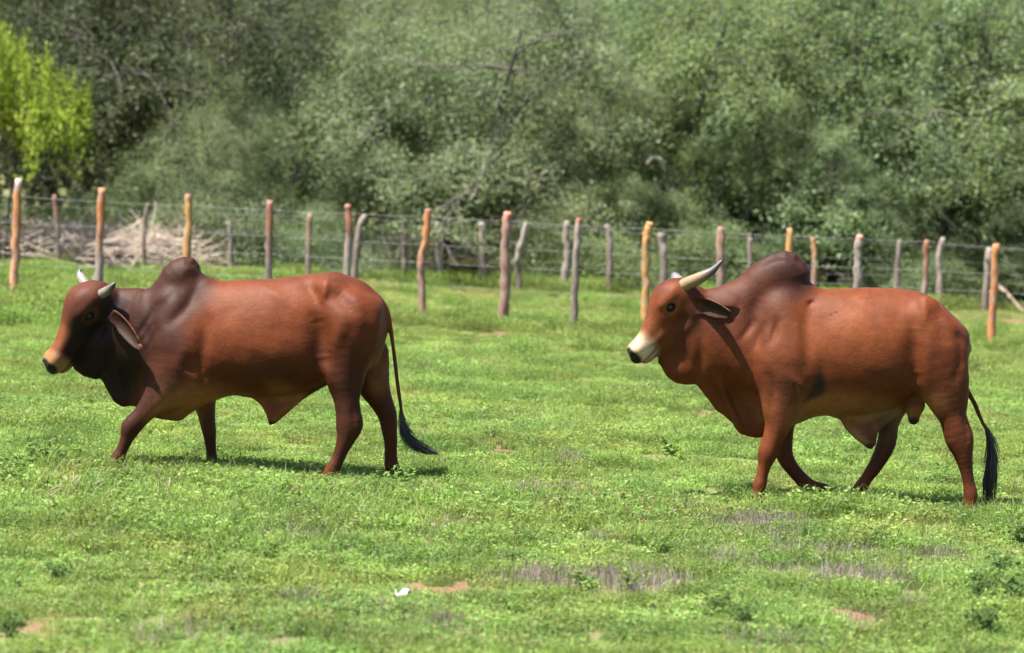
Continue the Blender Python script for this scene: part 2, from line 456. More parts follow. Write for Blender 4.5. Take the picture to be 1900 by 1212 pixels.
def grow_tree(seed, height, stems, spread, droop, low, leaf_n, leaf_s, ratio=.45, blob=.145, top=1.0):
    """skeleton of limbs, twigs at its ends carry the leaves"""
    r = np.random.default_rng(seed)
    tubes, twigs = [], []
    def branch(p, d, L, rad, depth):
        n = 5; pts = [p.copy()]; q = p.copy(); dd = d.copy()
        for i in range(n):
            dd = dd + r.normal(0, .16, 3) + np.array([0, 0, -droop * (.25 if depth < 2 else .55) + (.10 if depth < 2 else 0)])
            dd /= np.linalg.norm(dd); q = q + dd * L / n
            if q[2] < low * .5: q[2] = low * .5; dd[2] = abs(dd[2]) * .5
            pts.append(q.copy())
        pts = np.array(pts)
        rr = np.linspace(rad, rad * .55, n + 1)
        tubes.append((depth, pts, rr))
        if depth >= 4:
            twigs.append((pts, depth)); return
        twigs.append((pts[2:], depth))
        k = [4, 4, 4, 4][depth]
        for j in range(k):
            t = r.uniform(.35 if depth else .30, 1.0); i = min(int(t * n), n - 1)
            p2 = pts[i] + (pts[i + 1] - pts[i]) * (t * n - i)
            ax = r.normal(size=3); ax[2] = ax[2] * .6 + .12
            d2 = (pts[i + 1] - pts[i]); d2 /= np.linalg.norm(d2)
            d2 = d2 * .55 + ax / np.linalg.norm(ax) * .9; d2 /= np.linalg.norm(d2)
            branch(p2, d2, L * r.uniform(.52, .74), rad * .5, depth + 1)
    for s in range(stems):
        a = 2 * np.pi * (s + r.uniform(0, .7)) / stems
        d = np.array([np.cos(a) * spread, np.sin(a) * spread, 1.0]); d /= np.linalg.norm(d)
        branch(np.array([np.cos(a) * .15, np.sin(a) * .15, -.1]), d, height * r.uniform(.50, .62), (.040 if seed in (3, 4) else .026) * height ** .5 * r.uniform(.8, 1.3), 0)
    C, S, T = [], [], []
    for pts, depth in twigs:
        m = leaf_n if depth >= 4 else (leaf_n * 2 // 3 if depth >= 2 else leaf_n * 3)
        i = r.integers(0, len(pts), m)
        c = pts[i] + r.normal(0, blob if depth >= 2 else blob * 1.6, (m, 3)) * np.array([1, 1, .75])
        base = np.clip(r.normal(.5, .23), .05, .95)
        C.append(c); T.append(np.clip(base + r.normal(0, .18, m), 0, 1)); S.append(leaf_s * r.uniform(.6, 1.35, m))
    C = np.concatenate(C); S = np.concatenate(S); T = np.concatenate(T)
    ok = (C[:, 2] > low * (.5 + .7 * fbm(C[:, 0] * .9 + seed, C[:, 1] * .9, seed, 2))) & (C[:, 2] < height * 1.1)
    C, S, T = C[ok], S[ok], T[ok]
    v, f, t = leaves(r, C, S, ratio, .25, T)
    def dome(p):                                 # wide at the skirt, narrow at the top
        p = p.copy(); p[:, :2] *= np.clip(1.28 - .62 * p[:, 2:3] / height, .5, 1.3); return p
    v = dome(v); parts = []
    for lo_, hi_, sd in ((0, 1, 7), (2, 3, 4), (4, 4, 3)):
        g = [(p, q) for d_, p, q in tubes if lo_ <= d_ <= hi_]
        tv, tf = tubes_batch(np.array([p for p, q in g]), np.array([q for p, q in g]), sd); parts.append((dome(tv), tf))
    tv, tf = join_np(parts)
    return (tv, tf), (v, f, t)
def tree_meshes(seed, kind, **kw):
    (tv, tf), (v, f, t) = grow_tree(seed, **kw)
    return mesh_np('tree_trunk', tv, tf, M_BARK, True), mesh_np('tree_crown', v, f, M_LEAF[kind], False, {'tint': t})
SPEC = {
    'greyA': ('grey', dict(seed=1, height=6.6, stems=5, spread=.75, droop=.22, low=.85, leaf_n=62, leaf_s=.074, ratio=.42)),
    'greyB': ('grey', dict(seed=2, height=7.4, stems=4, spread=.60, droop=.20, low=.45, leaf_n=62, leaf_s=.074, ratio=.42)),
    'greenA': ('green', dict(seed=3, height=7.2, stems=4, spread=.55, droop=.14, low=.85, leaf_n=62, leaf_s=.077, ratio=.5)),
    'greenB': ('green', dict(seed=4, height=6.4, stems=5, spread=.65, droop=.18, low=.75, leaf_n=62, leaf_s=.077, ratio=.5)),
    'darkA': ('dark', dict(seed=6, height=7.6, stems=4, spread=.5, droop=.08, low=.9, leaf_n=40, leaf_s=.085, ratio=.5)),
    'yellowA': ('yellow', dict(seed=9, height=3.6, stems=4, spread=.60, droop=.0, low=1.85, leaf_n=17, leaf_s=.115, ratio=.6, blob=.10)),
    'bushA': ('green', dict(seed=12, height=2.1, stems=6, spread=.9, droop=.10, low=.25, leaf_n=15, leaf_s=.055, ratio=.5, blob=.13)),
    'bushB': ('grey', dict(seed=13, height=1.9, stems=6, spread=.9, droop=.12, low=.22, leaf_n=14, leaf_s=.05, ratio=.45, blob=.13)),
}
TM = {k: tree_meshes(kind=kind, **kw) for k, (kind, kw) in SPEC.items()}
def tree(name, key, x, y, rz, sc, label, cat='tree', group=None, sz=1.0, sx=None):
    o = empty(name, (x, y, 0)); o.rotation_euler.z = rz; o.scale = (sc * (sx or 1), sc * (sx or 1), sc * sz)
    tag(o, label, cat, group)
    obj('trunk', TM[key][0], o); obj('crown', TM[key][1], o)
    return o
def gx_(px, Y): return P(px, 500, Y).x
tree('yellow_green_tree', 'yellowA', gx_(8, 52.0), 52.0, .6, 1.20, 'bright yellow-green leafy tree at the left edge of the picture', sx=.50)
tree('spreading_tree', 'greyA', gx_(800, 56.5), 56.5, .3, 1.05, 'broad grey-green spreading tree behind the bent orange fence post')
tree('spreading_tree', 'greyB', gx_(640, 58.5), 58.5, 2.0, 1.0, 'drooping grey-green tree right of the dry brush pile', sx=.72)
tree('spreading_tree', 'greyA', gx_(1040, 57.5), 57.5, 3.3, 1.0, 'dense grey-green tree in the middle, between the two bulls')
tree('leafy_tree', 'greenA', gx_(1215, 59), 59, 1.1, 1.05, 'fresh green tree behind the yellow post left of the right bull')
tree('leafy_tree', 'greenB', gx_(1440, 56.5), 56.5, 4.0, 1.1, 'green tree straight behind the hump of the right bull')
tree('leafy_tree', 'greenA', gx_(1660, 57.5), 57.5, 5.2, 1.05, 'dense green tree above the back of the right bull')
tree('leafy_tree', 'greenB', gx_(1875, 57), 57, .8, 1.1, 'green tree at the right edge behind the leaning log')
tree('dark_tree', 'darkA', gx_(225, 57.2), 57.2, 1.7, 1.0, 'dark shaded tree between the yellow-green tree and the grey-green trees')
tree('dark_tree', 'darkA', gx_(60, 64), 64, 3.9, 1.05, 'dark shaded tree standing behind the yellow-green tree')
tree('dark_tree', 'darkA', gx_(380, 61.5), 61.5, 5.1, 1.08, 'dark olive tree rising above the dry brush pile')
r_ = random.Random(4)
WOOD = 'trees deep in the wood'
for i, px in enumerate((-160, 160, 560, 800, 1060, 1290, 1520, 1760, 2030)):
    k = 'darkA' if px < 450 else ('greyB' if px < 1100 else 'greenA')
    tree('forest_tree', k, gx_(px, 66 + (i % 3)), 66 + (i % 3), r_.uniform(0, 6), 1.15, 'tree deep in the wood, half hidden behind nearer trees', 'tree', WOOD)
for px, Y, k, sc, lab in ((455, 54.8, 'greyB', .52, 'young grey-green tree just right of the brush pile'),
                          (1105, 55.0, 'greyA', .52, 'young grey-green tree behind the pale crooked posts'), (1330, 54.8, 'greenA', .55, 'young green tree behind the right horn'), (1545, 54.8, 'greenB', .56, 'young green tree right of the right hump'),
                          (1760, 54.8, 'greenA', .55, 'young green tree above the rump of the right bull'), (1930, 54.6, 'greenB', .55, 'young green tree at the right edge of the wood')):
    tree('young_tree', k, gx_(px, Y), Y, r_.uniform(0, 6), sc, lab, 'tree', 'young trees at the wood edge')
for i, px in enumerate((-260, 130, 520, 900, 1270, 1640, 2050)):
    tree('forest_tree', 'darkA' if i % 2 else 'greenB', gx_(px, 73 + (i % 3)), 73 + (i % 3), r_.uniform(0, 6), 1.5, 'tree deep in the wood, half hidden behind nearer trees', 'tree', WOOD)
for px, Y, k, sc, lab in ((215, 55.5, 'bushA', .95, 'bright green bush behind the second left fence post'), (20, 55.5, 'bushA', .8, 'green bush behind the leftmost fence post'), (650, 53.2, 'bushB', .78, 'low grey-green bush behind the red-tipped post'),
                     
                     (1110, 53.0, 'bushA', .8, 'low green shrub behind the pale grey posts'), (1260, 53.6, 'bushA', .9, 'green bush behind the head of the right bull'), (1700, 52.9, 'bushA', .68, 'yellowish green bush between the thin posts at right'), (480, 53.4, 'bushB', 1.05, 'grey-green bush right of the brush pile'),
                     (560, 53.0, 'bushA', .6, 'small green bush below the drooping tree'), (1850, 54.5, 'bushA', .9, 'dark leafy bush behind the rightmost post')):
    tree('bush', k, gx_(px, Y), Y, r_.uniform(0, 6), sc, lab, 'bush', 'bushes along the wood edge')
# ================================================================ two post-and-wire fences
w_ = NT('post_wood')
wc = w_.attr('coat').outputs['Color']
wo = w_.n('ShaderNodeTexCoord').outputs['Object']
wm = w_.n('ShaderNodeMapping'); w_.l(wo, wm.inputs['Vector']); wm.inputs['Scale'].default_value = (22, 22, 4)
wn1 = w_.noise(1.6, 6, .65, wm.outputs['Vector']).outputs['Fac']; wn2 = w_.noise(5.0, 3, .5, wo).outputs['Fac']
wcol = w_.mix(1.0, wc, w_.ramp(wn1, [(.3, (.36, .33, .31)), (.52, (1, 1, 1)), (.75, (1.45, 1.42, 1.38))]), 'MULTIPLY')
w_.l(w_.mix(w_.ramp(wn2, [(.50, 0.0), (.68, .75)]), wcol, (.20, .165, .14)), w_.b.inputs['Base Color'])
w_.b.inputs['Roughness'].default_value = .85
w_.l(w_.bump(wn1, .9, .015), w_.b.inputs['Normal'])
M_POST = w_.m
v_ = NT('fence_wire'); v_.b.inputs['Base Color'].default_value = (.20, .20, .20, 1); v_.b.inputs['Metallic'].default_value = .0; v_.b.inputs['Roughness'].default_value = .5
M_WIRE = v_.m
ORG = (.33, .135, .045); YEL = (.37, .195, .066); PNK = (.225, .13, .096); GRY = (.14, .108, .088); BRN = (.20, .082, .047); RED = (.27, .062, .028); WHT = (.45, .42, .38); LGR = (.215, .18, .152)
FRONT = [  # path of pixels top to foot, half width, upper colour, lower colour, cut end
    ([(34, 332), (31, 420), (27, 500), (26, 570)], 8.0, ORG, (.45, .22, .12), WHT), ([(189, 349), (187, 420), (184, 500), (185, 575)], 8.0, ORG, LGR, ORG),
    ([(350, 361), (349, 420), (346, 500), (345, 585)], 7.5, YEL, ORG, RED), ([(501, 372), (500, 430), (499, 500), (498, 590)], 7.0, BRN, GRY, RED),
    ([(646, 380), (648, 410), (646, 470), (642, 592)], 6.8, BRN, LGR, RED), ([(794, 387), (792, 425), (784, 470), (781, 500), (783, 545), (785, 602)], 7.2, ORG, PNK, BRN),
    ([(943, 394), (938, 440), (937, 520), (935, 565), (929, 614)], 9.0, PNK, PNK, (.48, .17, .12)), ([(1075, 405), (1070, 450), (1067, 530), (1065, 615)], 6.5, LGR, GRY, RED),
    ([(1206, 414), (1200, 440), (1197, 490), (1199, 550), (1195, 622)], 7.8, YEL, YEL, YEL), ([(1338, 421), (1336, 480), (1338, 550), (1337, 628)], 8.0, PNK, GRY, BRN),
    ([(1465, 423), (1464, 500), (1461, 635)], 6.8, YEL, ORG, ORG), ([(1596, 437), (1592, 480), (1591, 540), (1590, 640)], 7.8, LGR, LGR, (.5, .22, .16)),
    ([(1720, 445), (1718, 500), (1715, 560), (1714, 646)], 5.8, BRN, LGR, BRN), ([(1848, 453), (1845, 520), (1841, 580), (1839, 652)], 7.5, ORG, ORG, ORG)]
BACK = [([(100, 362), (105, 400), (108, 520)], 5.0, BRN, GRY), ([(275, 378), (269, 420), (267, 500)], 4.2, GRY, GRY), ([(424, 411), (428, 440), (429, 520)], 5.0, LGR, GRY), ([(575, 396), (573, 450), (571, 530)], 5.2, PNK, GRY),
        ([(676, 398), (664, 440), (657, 535)], 6.0, LGR, GRY), ([(747, 408), (751, 440), (752, 535)], 5.2, GRY, GRY), ([(811, 412), (814, 460), (818, 535)], 5.2, LGR, LGR), ([(893, 412), (896, 460), (897, 545)], 7.0, LGR, GRY),
        ([(977, 413), (970, 445), (959, 482), (963, 515), (966, 548)], 5.8, LGR, GRY), ([(1053, 411), (1050, 440), (1053, 475), (1048, 510), (1047, 556)], 6.5, LGR, LGR), ([(1125, 418), (1131, 440), (1132, 490), (1133, 556)], 5.8, LGR, GRY),
        ([(1227, 433), (1230, 460), (1233, 490), (1228, 560)], 7.0, LGR, GRY), ([(1392, 440), (1390, 565)], 5.0, GRY, GRY), ([(1509, 440), (1511, 480), (1510, 570)], 5.4, YEL, PNK), ([(1669, 445), (1665, 500), (1663, 578)], 5.4, GRY, GRY),
        ([(1750, 441), (1742, 480), (1744, 520), (1746, 582)], 5.8, LGR, LGR), ([(1836, 459), (1831, 520), (1827, 585)], 6.8, LGR, GRY)]
rngf = np.random.default_rng(21)
def post(parent, base0, path, hw, c1, c2, tip, Y):
    pts = np.array([list(P(x, y, Y)) for x, y in path]); pts[-1, 2] = -.15
    if len(pts) == 2: pts = np.insert(pts, 1, pts.mean(0), 0)
    c = catmull(pts, 5); n = len(c)
    c[1:-1, :2] += rngf.normal(0, .006, (n - 2, 2))
    r0 = hw * Y / FPX
    rr = r0 * (.92 + .16 * np.linspace(0, 1, n)) * (1 + rngf.normal(0, .06, n)); rr[0] *= .8
    v, f = tube_np(c, rr, 10, True, .16, rngf)
    t = np.r_[np.repeat(np.linspace(0, 1, n), 10), 0, 1][:, None]
    s = smoothstep_(t, .35 + rngf.uniform(-.1, .1), .65)
    col = np.array(c1) * (1 - s) + np.array(c2) * s
    e = 1 - smoothstep_(t, .03, .10)
    col = col * (1 - e) + np.array(tip) * e
    b = np.array([c[-1, 0], Y, 0])
    return obj('fence_post', mesh_np('fence_post', v - b, f, M_POST, False, {'coat': col}), parent, b - base0)
def smoothstep_(x, a, b):
    t = np.clip((x - a) / (b - a), 0, 1); return t * t * (3 - 2 * t)
def strand(parent, base0, pts, r, barb):
    """one barbed strand through the given points, sagging a little between them"""
    path = []
    for a, b in zip(pts[:-1], pts[1:]):
        for t in np.linspace(0, 1, 7)[:-1]:
            p = a + (b - a) * t; p = p + np.array([0, 0, -.05 * t * (1 - t)]); path.append(p)
    path.append(pts[-1]); path = np.array(path)
    parts = [tube_np(path, np.full(len(path), r), 4, False)]
    L = np.r_[0, np.cumsum(np.linalg.norm(np.diff(path, axis=0), axis=1))]
    for s in np.arange(.05, L[-1], barb):
        q = np.array([np.interp(s, L, path[:, j]) for j in range(3)])
        a = rngf.uniform(0, np.pi)
        d = np.array([.25, np.cos(a), np.sin(a)]) * .012
        parts.append(tube_np(np.array([q - d, q, q + d]), np.array([r * .5, r * 1.4, r * .5]), 4, False))
    v, f = join_np(parts)
    obj('barbed_wire', mesh_np('barbed_wire', v - base0, f, M_WIRE), parent)
FY, BY = 41.0, 51.0
b0 = np.array([0, FY, 0.0]); fence = empty('post_and_wire_fence', b0)
tag(fence, 'nearer fence of rough orange-brown posts strung with barbed wire', 'fence')
for path, hw, c1, c2, tip in FRONT: post(fence, b0, path, hw, c1, c2, tip, FY)
for y0 in (411, 461, 494, 537):
    xs = [-90] + [p[0][0][0] + 2 for p in FRONT] + [1990]
    strand(fence, b0, [np.array(list(P(x, y0 + .052 * (x - 940) + rngf.normal(0, 1.2), FY + .11))) for x in xs], .0027, .115)
b1 = np.array([0, BY, 0.0]); fence2 = empty('post_and_wire_fence', b1)
tag(fence2, 'farther fence of thin crooked grey posts at the edge of the wood', 'fence')
for path, hw, c1, c2 in BACK: post(fence2, b1, path, hw, c1, c2, c1, BY)
for zz in (.22, .55, .85, 1.12):
    strand(fence2, b1, [np.array([x, BY + .09, zz + rngf.normal(0, .02)]) for x in np.linspace(-11, 11, 14)], .0020, .16)
# ================================================================ dead wood
d_ = NT('dead_wood')
dp = d_.n('ShaderNodeTexCoord').outputs['Object']; dn = d_.noise(6.0, 5, .6, dp).outputs['Fac']
dt = d_.attr('tint').outputs['Fac']
d_.l(d_.mix(1.0, d_.ramp(dt, [(0, (.20, .14, .105)), (.5, (.44, .34, .275)), (1, (.62, .53, .45))]), d_.ramp(dn, [(.3, .65), (.7, 1.15)]), 'MULTIPLY'), d_.b.inputs['Base Color'])
d_.b.inputs['Roughness'].default_value = .9
M_DEAD = d_.m
rp = np.random.default_rng(33)
def stick(c, d, L, r, n=4, crook=.10):
    pts = [c - d * L / 2]
    for i in range(n):
        d = d + rp.normal(0, crook, 3); d /= np.linalg.norm(d); pts.append(pts[-1] + d * L / n)
    pts = np.array(pts); pts[:, 2] = np.maximum(pts[:, 2], .01)
    return tube_np(pts, np.linspace(r, r * .4, n + 1), 4, False)
def brush_pile(px0, px1, Y, h, n, label):
    a, b = gx_(px0, Y), gx_(px1, Y); cx = (a + b) / 2
    o = empty('brush_pile', (cx, Y, 0)); tag(o, label, 'brush pile')
    V, F_, T, k = [], [], [], 0
    for i in range(n):
        x = rp.uniform(a, b); e = 1 - abs((x - cx) / (b - a) * 2) ** 4
        z = h * e * (.55 + .6 * vnoise(np.array([x * 1.7]), np.array([3.3]), 5)[0]) * rp.uniform(0, 1) ** .7
        d = rp.normal(size=3) * np.array([1, .8, .28 + .2 * (rp.uniform() < .15)]); d /= np.linalg.norm(d)
        v, f = stick(np.array([x - cx, rp.normal(0, .8), z + .03]), d, rp.uniform(.3, 1.3), rp.uniform(.0035, .011))
        V.append(v); F_.append(f + k); T.append(np.full(len(v), np.clip(rp.normal(.6, .25), 0, 1))); k += len(v)
    m = obj('loose_twigs', mesh_np('loose_twigs', np.concatenate(V), np.concatenate(F_), M_DEAD, False, {'tint': np.concatenate(T)}), o); m['kind'] = 'stuff'
    for i in range(9):
        x = rp.uniform(a, b) * .9; d = np.array([rp.normal(), rp.normal() * .4, abs(rp.normal()) * .5]); d /= np.linalg.norm(d)
        v, f = stick(np.array([x - cx, rp.normal(0, .5) - .3, h * .55]), d, rp.uniform(1.4, 2.4), rp.uniform(.02, .035), 6)
        obj('dead_branch', mesh_np('dead_branch', v, f, M_DEAD, False, {'tint': np.full(len(v), rp.uniform(.35, .9))}), o)
    return o
brush_pile(-60, 425, 53.2, .80, 3600, 'long heap of pale dry cut brush behind the left fence')
def single_wood(name, pts, r, label, cat, tint=.5):
    c = catmull(np.array(pts), 5); n = len(c)
    v, f = tube_np(c, np.linspace(r, r * .55, n), 8, True, .12, rp); b = np.array([c[-1, 0], c[-1, 1], 0])
    o = obj(name, mesh_np(name, v - b, f, M_DEAD, False, {'tint': np.full(len(v), tint)}), None, b); tag(o, label, cat); return o
def pl(px, py, Y): return list(P(px, py, Y))
single_wood('leaning_log', [pl(1840, 520, 51.6), pl(1868, 545, 51.2), pl(1895, 575, 50.8), pl(1925, 606, 50.4)], .045, 'weathered grey log leaning behind the rightmost fence post', 'log', .0)
dt_ = empty('dead_tree', (gx_(1236, 55), 55, 0)); tag(dt_, 'bleached crooked dead tree above the head of the right bull', 'dead tree')
bx_ = np.array([gx_(1236, 55), 55, 0])
for nm, pts, r in (('trunk', [pl(1246, 560, 55), pl(1240, 440, 55), pl(1242, 375, 54.9), pl(1233, 330, 54.8), pl(1232, 300, 54.7)], .07), ('branch', [pl(1233, 325, 54.8), pl(1228, 300, 54.6), pl(1212, 292, 54.5), pl(1200, 305, 54.4)], .045), ('branch', [pl(1240, 400, 55), pl(1222, 365, 54.6), pl(1215, 330, 54.4)], .03)):
    c = catmull(np.array(pts), 5); v, f = tube_np(c, np.linspace(r, r * .5, len(c)), 7, True, .1, rp)
    obj(nm, mesh_np('dead_' + nm, v - bx_, f, M_DEAD, False, {'tint': np.full(len(v), .85)}), dt_)
# ================================================================ small things in the pasture
M_WEED = leaf_material('weed_leaf', (.072, .125, .03), (.135, .21, .05), (.21, .29, .09), .4, None, .6, .25)
M_WEEDD = leaf_material('dark_weed_leaf', (.035, .065, .02), (.062, .11, .034), (.11, .165, .06), .35, None, .6, .25)
def weed_meshes(seed, h, w, n, s, mat):
    r = np.random.default_rng(seed)
    st, lv = [], []
    for i in range(max(5, n // 14)):
        a = r.uniform(0, 6.28); tip = np.array([np.cos(a) * w * r.uniform(.2, 1), np.sin(a) * w * r.uniform(.2, 1), h * r.uniform(.5, 1)])
        pts = np.array([[0, 0, -.01], tip * np.array([.35, .35, .6]), tip]); st.append(tube_np(pts, np.array([.004, .003, .0015]), 4, False))
        m = 14; t = r.uniform(.25, 1, m)[:, None]
        lv.append(tip * t * np.where(t < .6, .8, 1) + r.normal(0, w * .16, (m, 3)))
    c = np.concatenate(lv); c[:, 2] = np.maximum(c[:, 2], .012)
    v, f, t = leaves(r, c, s * r.uniform(.6, 1.3, len(c)), .62, .6, np.clip(r.normal(.5, .22, len(c)), 0, 1))
    sv, sf = join_np(st)
    return mesh_np('weed_stem', sv, sf, M_BARKG, False, {'tint': np.full(len(sv), .4)}), mesh_np('weed_foliage', v, f, mat, False, {'tint': t})
M_BARKG = M_WEED
WM = [weed_meshes(70 + i, [.13, .17, .11][i], [.11, .13, .10][i], [110, 150, 90][i], .034, M_WEED) for i in range(3)]
WD = [weed_meshes(80 + i, [.22, .30][i], [.17, .20][i], [220, 300][i], .042, M_WEEDD) for i in range(2)]
def weed(px, py, ms, sc, label, group):
    g = G(px, py); o = empty('weed_plant', (g.x, g.y, 0)); o.rotation_euler.z = rp.uniform(0, 6.28); o.scale = (sc, sc, sc)
    tag(o, label, 'weed', group); obj('stem', ms[0], o); obj('foliage', ms[1], o)
LW = 'leafy weeds in the pasture'
for px, py, sc, lab in ((40, 878, 1.3, 'leafy weed at the left edge left of the front hooves'), (85, 872, 1.5, 'tallest leafy weed clump left of the left bull'), (130, 880, 1.3, 'leafy weed just left of the raised front hoof'), (25, 905, 1.2, 'lowest leafy weed at the left edge below the clump'),
                        (245, 880, .9, 'small leafy weed right of the left front hoof'), (392, 892, 1.1, 'leafy weed hiding the far front hoof of the left bull'), (375, 897, .8, 'small weed left of the hidden far front hoof'), (742, 905, 1.15, 'yellowish leafy weed hiding the far hind hoof of the left bull'),
                        (590, 900, .8, 'small weed in front of the left near hind hoof'), (1245, 850, 1.4, 'bushy light green weed below the head of the right bull'), (1262, 868, 1.1, 'second light green weed below the right muzzle'), (1695, 845, 1.0, 'low weed under the belly of the right bull'),
                        (1225, 1035, 1.0, 'leafy weed in the middle foreground right of the dry tufts'), (520, 925, .9, 'leafy weed below the belly of the left bull')):
    weed(px, py, WM[int(px) % 3], sc, lab, LW)
for i in range(46):
    px, py = rp.uniform(-20, 1920), 640 + 560 * rp.uniform() ** .8
    if 880 > py > 700 and (80 < px < 780 or 1180 < px < 1870): continue
    weed(px, py, WM[i % 3], rp.uniform(.55, 1.0), 'low leafy green weed growing singly in the open pasture', LW)
DW = 'dark leafy weeds at the lower right'
for px, py, sc, lab in ((1850, 1075, .85, 'upper dark leafy weed at the right edge of the foreground'), (1815, 1120, .8, 'middle dark leafy weed at the lower right'), (1880, 1130, .95, 'dark leafy weed at the right edge, lower of two'), (1830, 1180, .8, 'lowest dark leafy weed in the right corner'),
                        (1895, 1015, .7, 'smaller dark weed at the right edge below the tail'), (1330, 1140, .55, 'small dark weed in the foreground right of centre'), (1380, 1165, .6, 'dark weed at the bottom right of centre'), (110, 1085, .6, 'small dark weed at the lower left'), (20, 1185, .7, 'dark weed in the lower left corner'), (945, 1050, .4, 'tiny dark weed above the dry tufts')):
    weed(px, py, WD[int(px) % 2], sc, lab, DW)
# dry grey-purple tufts
M_DRY = leaf_material('dry_grass', (.12, .088, .086), (.22, .17, .168), (.34, .285, .275), .25, None, .8, .2)
rd = np.random.default_rng(44)
DRYLAB = ['largest dry grey tuft patch in the middle foreground', 'wide thin dry grass patch right of the largest dry tuft', 'long dry grass strip in front of the right bull', 'dry purple-grey tufts below the front hooves of the right bull', 'small dry tuft left of the red clod',
          'tiny dry tuft right of the small dry tuft', 'isolated dry tuft at the bottom below the white scrap', 'faint dry grass between the bulls', 'thin dry grass below the left bull', 'dry grass strip above the long dry strip', 'dry tuft at the right end of the long strip',
          'sparse dry grass right of centre', 'dry grass at the bottom left', 'dry tuft above the right bare soil', 'faint dry grass above the centre foreground', 'dry grass at the bottom right of centre', 'sparse dry grass right of the tufts below the right front hooves', 'dry grass at the right above the long dry strip', 'thin dry grass left of the white scrap', 'thin dry tuft above the largest dry patch', 'small dry tuft at the lower left of centre', 'faint dry grass below the head of the right bull', 'dry grass strip at the bottom right', 'faint dry grass at the left below the bull']
for (px, py, rx, ry, st), lab in zip(DRY, DRYLAB):
    g = G(px, py); n = int(1200 * rx * ry * 9 * st) + 80
    x, y = rd.normal(0, rx * .85, n) + .3 * rx * np.sin(np.arange(n) * 2.4), rd.normal(0, ry * .9, n)
    v, f, t = blades(rd, n, x, y, rd.uniform(.05, .15, n) * (1.1 - .4 * np.hypot(x / rx, y / ry).clip(0, 1.5)), rd.uniform(.002, .0042, n), .75, np.clip(rd.normal(.45, .25, n), 0, 1))
    o = obj('dry_grass_tuft', mesh_np('dry_grass_tuft', v, f, M_DRY, False, {'tint': t}), None, (g.x, g.y, 0))
    tag(o, lab, 'dry grass', 'dry tufts in the pasture'); o['kind'] = 'stuff'
# thin dead stalks
def stalk(px, py, h, label):
    g = G(px, py); o = empty('dead_stalk', (g.x, g.y, 0)); tag(o, label, 'stalk', 'thin dead stalks at the lower left')
    d = np.array([rp.normal(0, .12), rp.normal(0, .12), 1]); pts = np.array([[0, 0, -.01], d * h * .5, d * h + rp.normal(0, .015, 3)])
    v, f = tube_np(pts, np.array([.0045, .0035, .002]), 5, False); obj('stem', mesh_np('stalk_stem', v, f, M_DEAD, False, {'tint': np.full(len(v), .15)}), o)
    for i in range(4):
        p = pts[1] + (pts[2] - pts[1]) * rp.uniform(0, .9); q = p + np.array([rp.normal(0, .04), rp.normal(0, .04), rp.uniform(.03, .07)])
        v, f = tube_np(np.array([p, (p + q) / 2 + .004, q]), np.array([.0025, .002, .003]), 4, False); obj('twig', mesh_np('stalk_twig', v, f, M_DEAD, False, {'tint': np.full(len(v), .3)}), o)
for px, py, h, lab in ((298, 945, .22, 'tall dead branching stalk below the left bull'), (305, 940, .16, 'shorter dead stalk beside the tall branching one'), (88, 950, .16, 'dead stalk at the lower left, left of two'), (136, 925, .15, 'dead stalk below the raised front hoof'),
                       (178, 930, .14, 'short dead stalk right of the one below the hoof'), (1525, 1060, .13, 'dead stalk standing in the long dry strip'), (1190, 745, .2, 'thin dead stalk between the bulls under the white muzzle')):
    stalk(px, py, h, lab)
# white scrap, stone, clod
def lump(name, px, py, size, col, label, cat, seed, rough=.8):
    r = np.random.default_rng(seed); v, f = uv_ball_(1.0, 7, 12)
    v = v * (1 + .22 * np.sin(v[:, [1, 2, 0]] * 5 + r.uniform(0, 6, 3)) + r.normal(0, .06, (len(v), 1))) * np.array(size)
    g = G(px, py); m = NT(name + '_surface'); nz = m.noise(18, 5, .6, m.n('ShaderNodeTexCoord').outputs['Object']).outputs['Fac']
    m.l(m.mix(1.0, col, m.ramp(nz, [(.3, .6), (.7, 1.15)]), 'MULTIPLY'), m.b.inputs['Base Color']); m.b.inputs['Roughness'].default_value = rough; m.l(m.bump(nz, .6, .01), m.b.inputs['Normal'])
    o = obj(name, mesh_np(name, v, f, m.m, False), None, (g.x, g.y, size[2] * .75)); o.rotation_euler.z = r.uniform(0, 3); tag(o, label, cat)
def uv_ball_(r, n, m):
    v = [(0, 0, r)] + [(r * math.sin(math.pi * i / n) * math.cos(2 * math.pi * j / m), r * math.sin(math.pi * i / n) * math.sin(2 * math.pi * j / m), r * math.cos(math.pi * i / n)) for i in range(1, n) for j in range(m)] + [(0, 0, -r)]
    f = [(1 + i * m + j, 1 + (i + 1) * m + j, 1 + (i + 1) * m + (j + 1) % m, 1 + i * m + (j + 1) % m) for i in range(n - 2) for j in range(m)]
    e = 1 + (n - 2) * m
    for j in range(0, m, 2):
        f.append((0, 1 + j, 1 + (j + 1) % m, 1 + (j + 2) % m)); f.append((len(v) - 1, e + (j + 2) % m, e + (j + 1) % m, e + j))
    return np.array(v), np.array(f)
lump('pale_stone', 1097, 888, (.026, .024, .022), (.55, .45, .36), 'small pale stone lying between the two bulls', 'stone', 1)
lump('earth_clod', 1195, 976, (.034, .03, .024), (.36, .13, .06), 'small red-brown clod in the grass right of centre', 'clod', 2)
gq = G(744, 1118); rr_ = np.random.default_rng(8)
sx, sy = np.meshgrid(np.linspace(-.042, .042, 7), np.linspace(-.04, .04, 6)); sz = .045 + .022 * np.sin(sx * 75 + 1) * np.cos(sy * 60) + rr_.normal(0, .006, sx.shape) + .02 * (sx > .01)
sv = np.stack([sx.ravel() + rr_.normal(0, .006, sx.size), sy.ravel() + rr_.normal(0, .006, sx.size), sz.ravel()], 1)
qi = np.array([j * 7 + i for j in range(5) for i in range(6)])
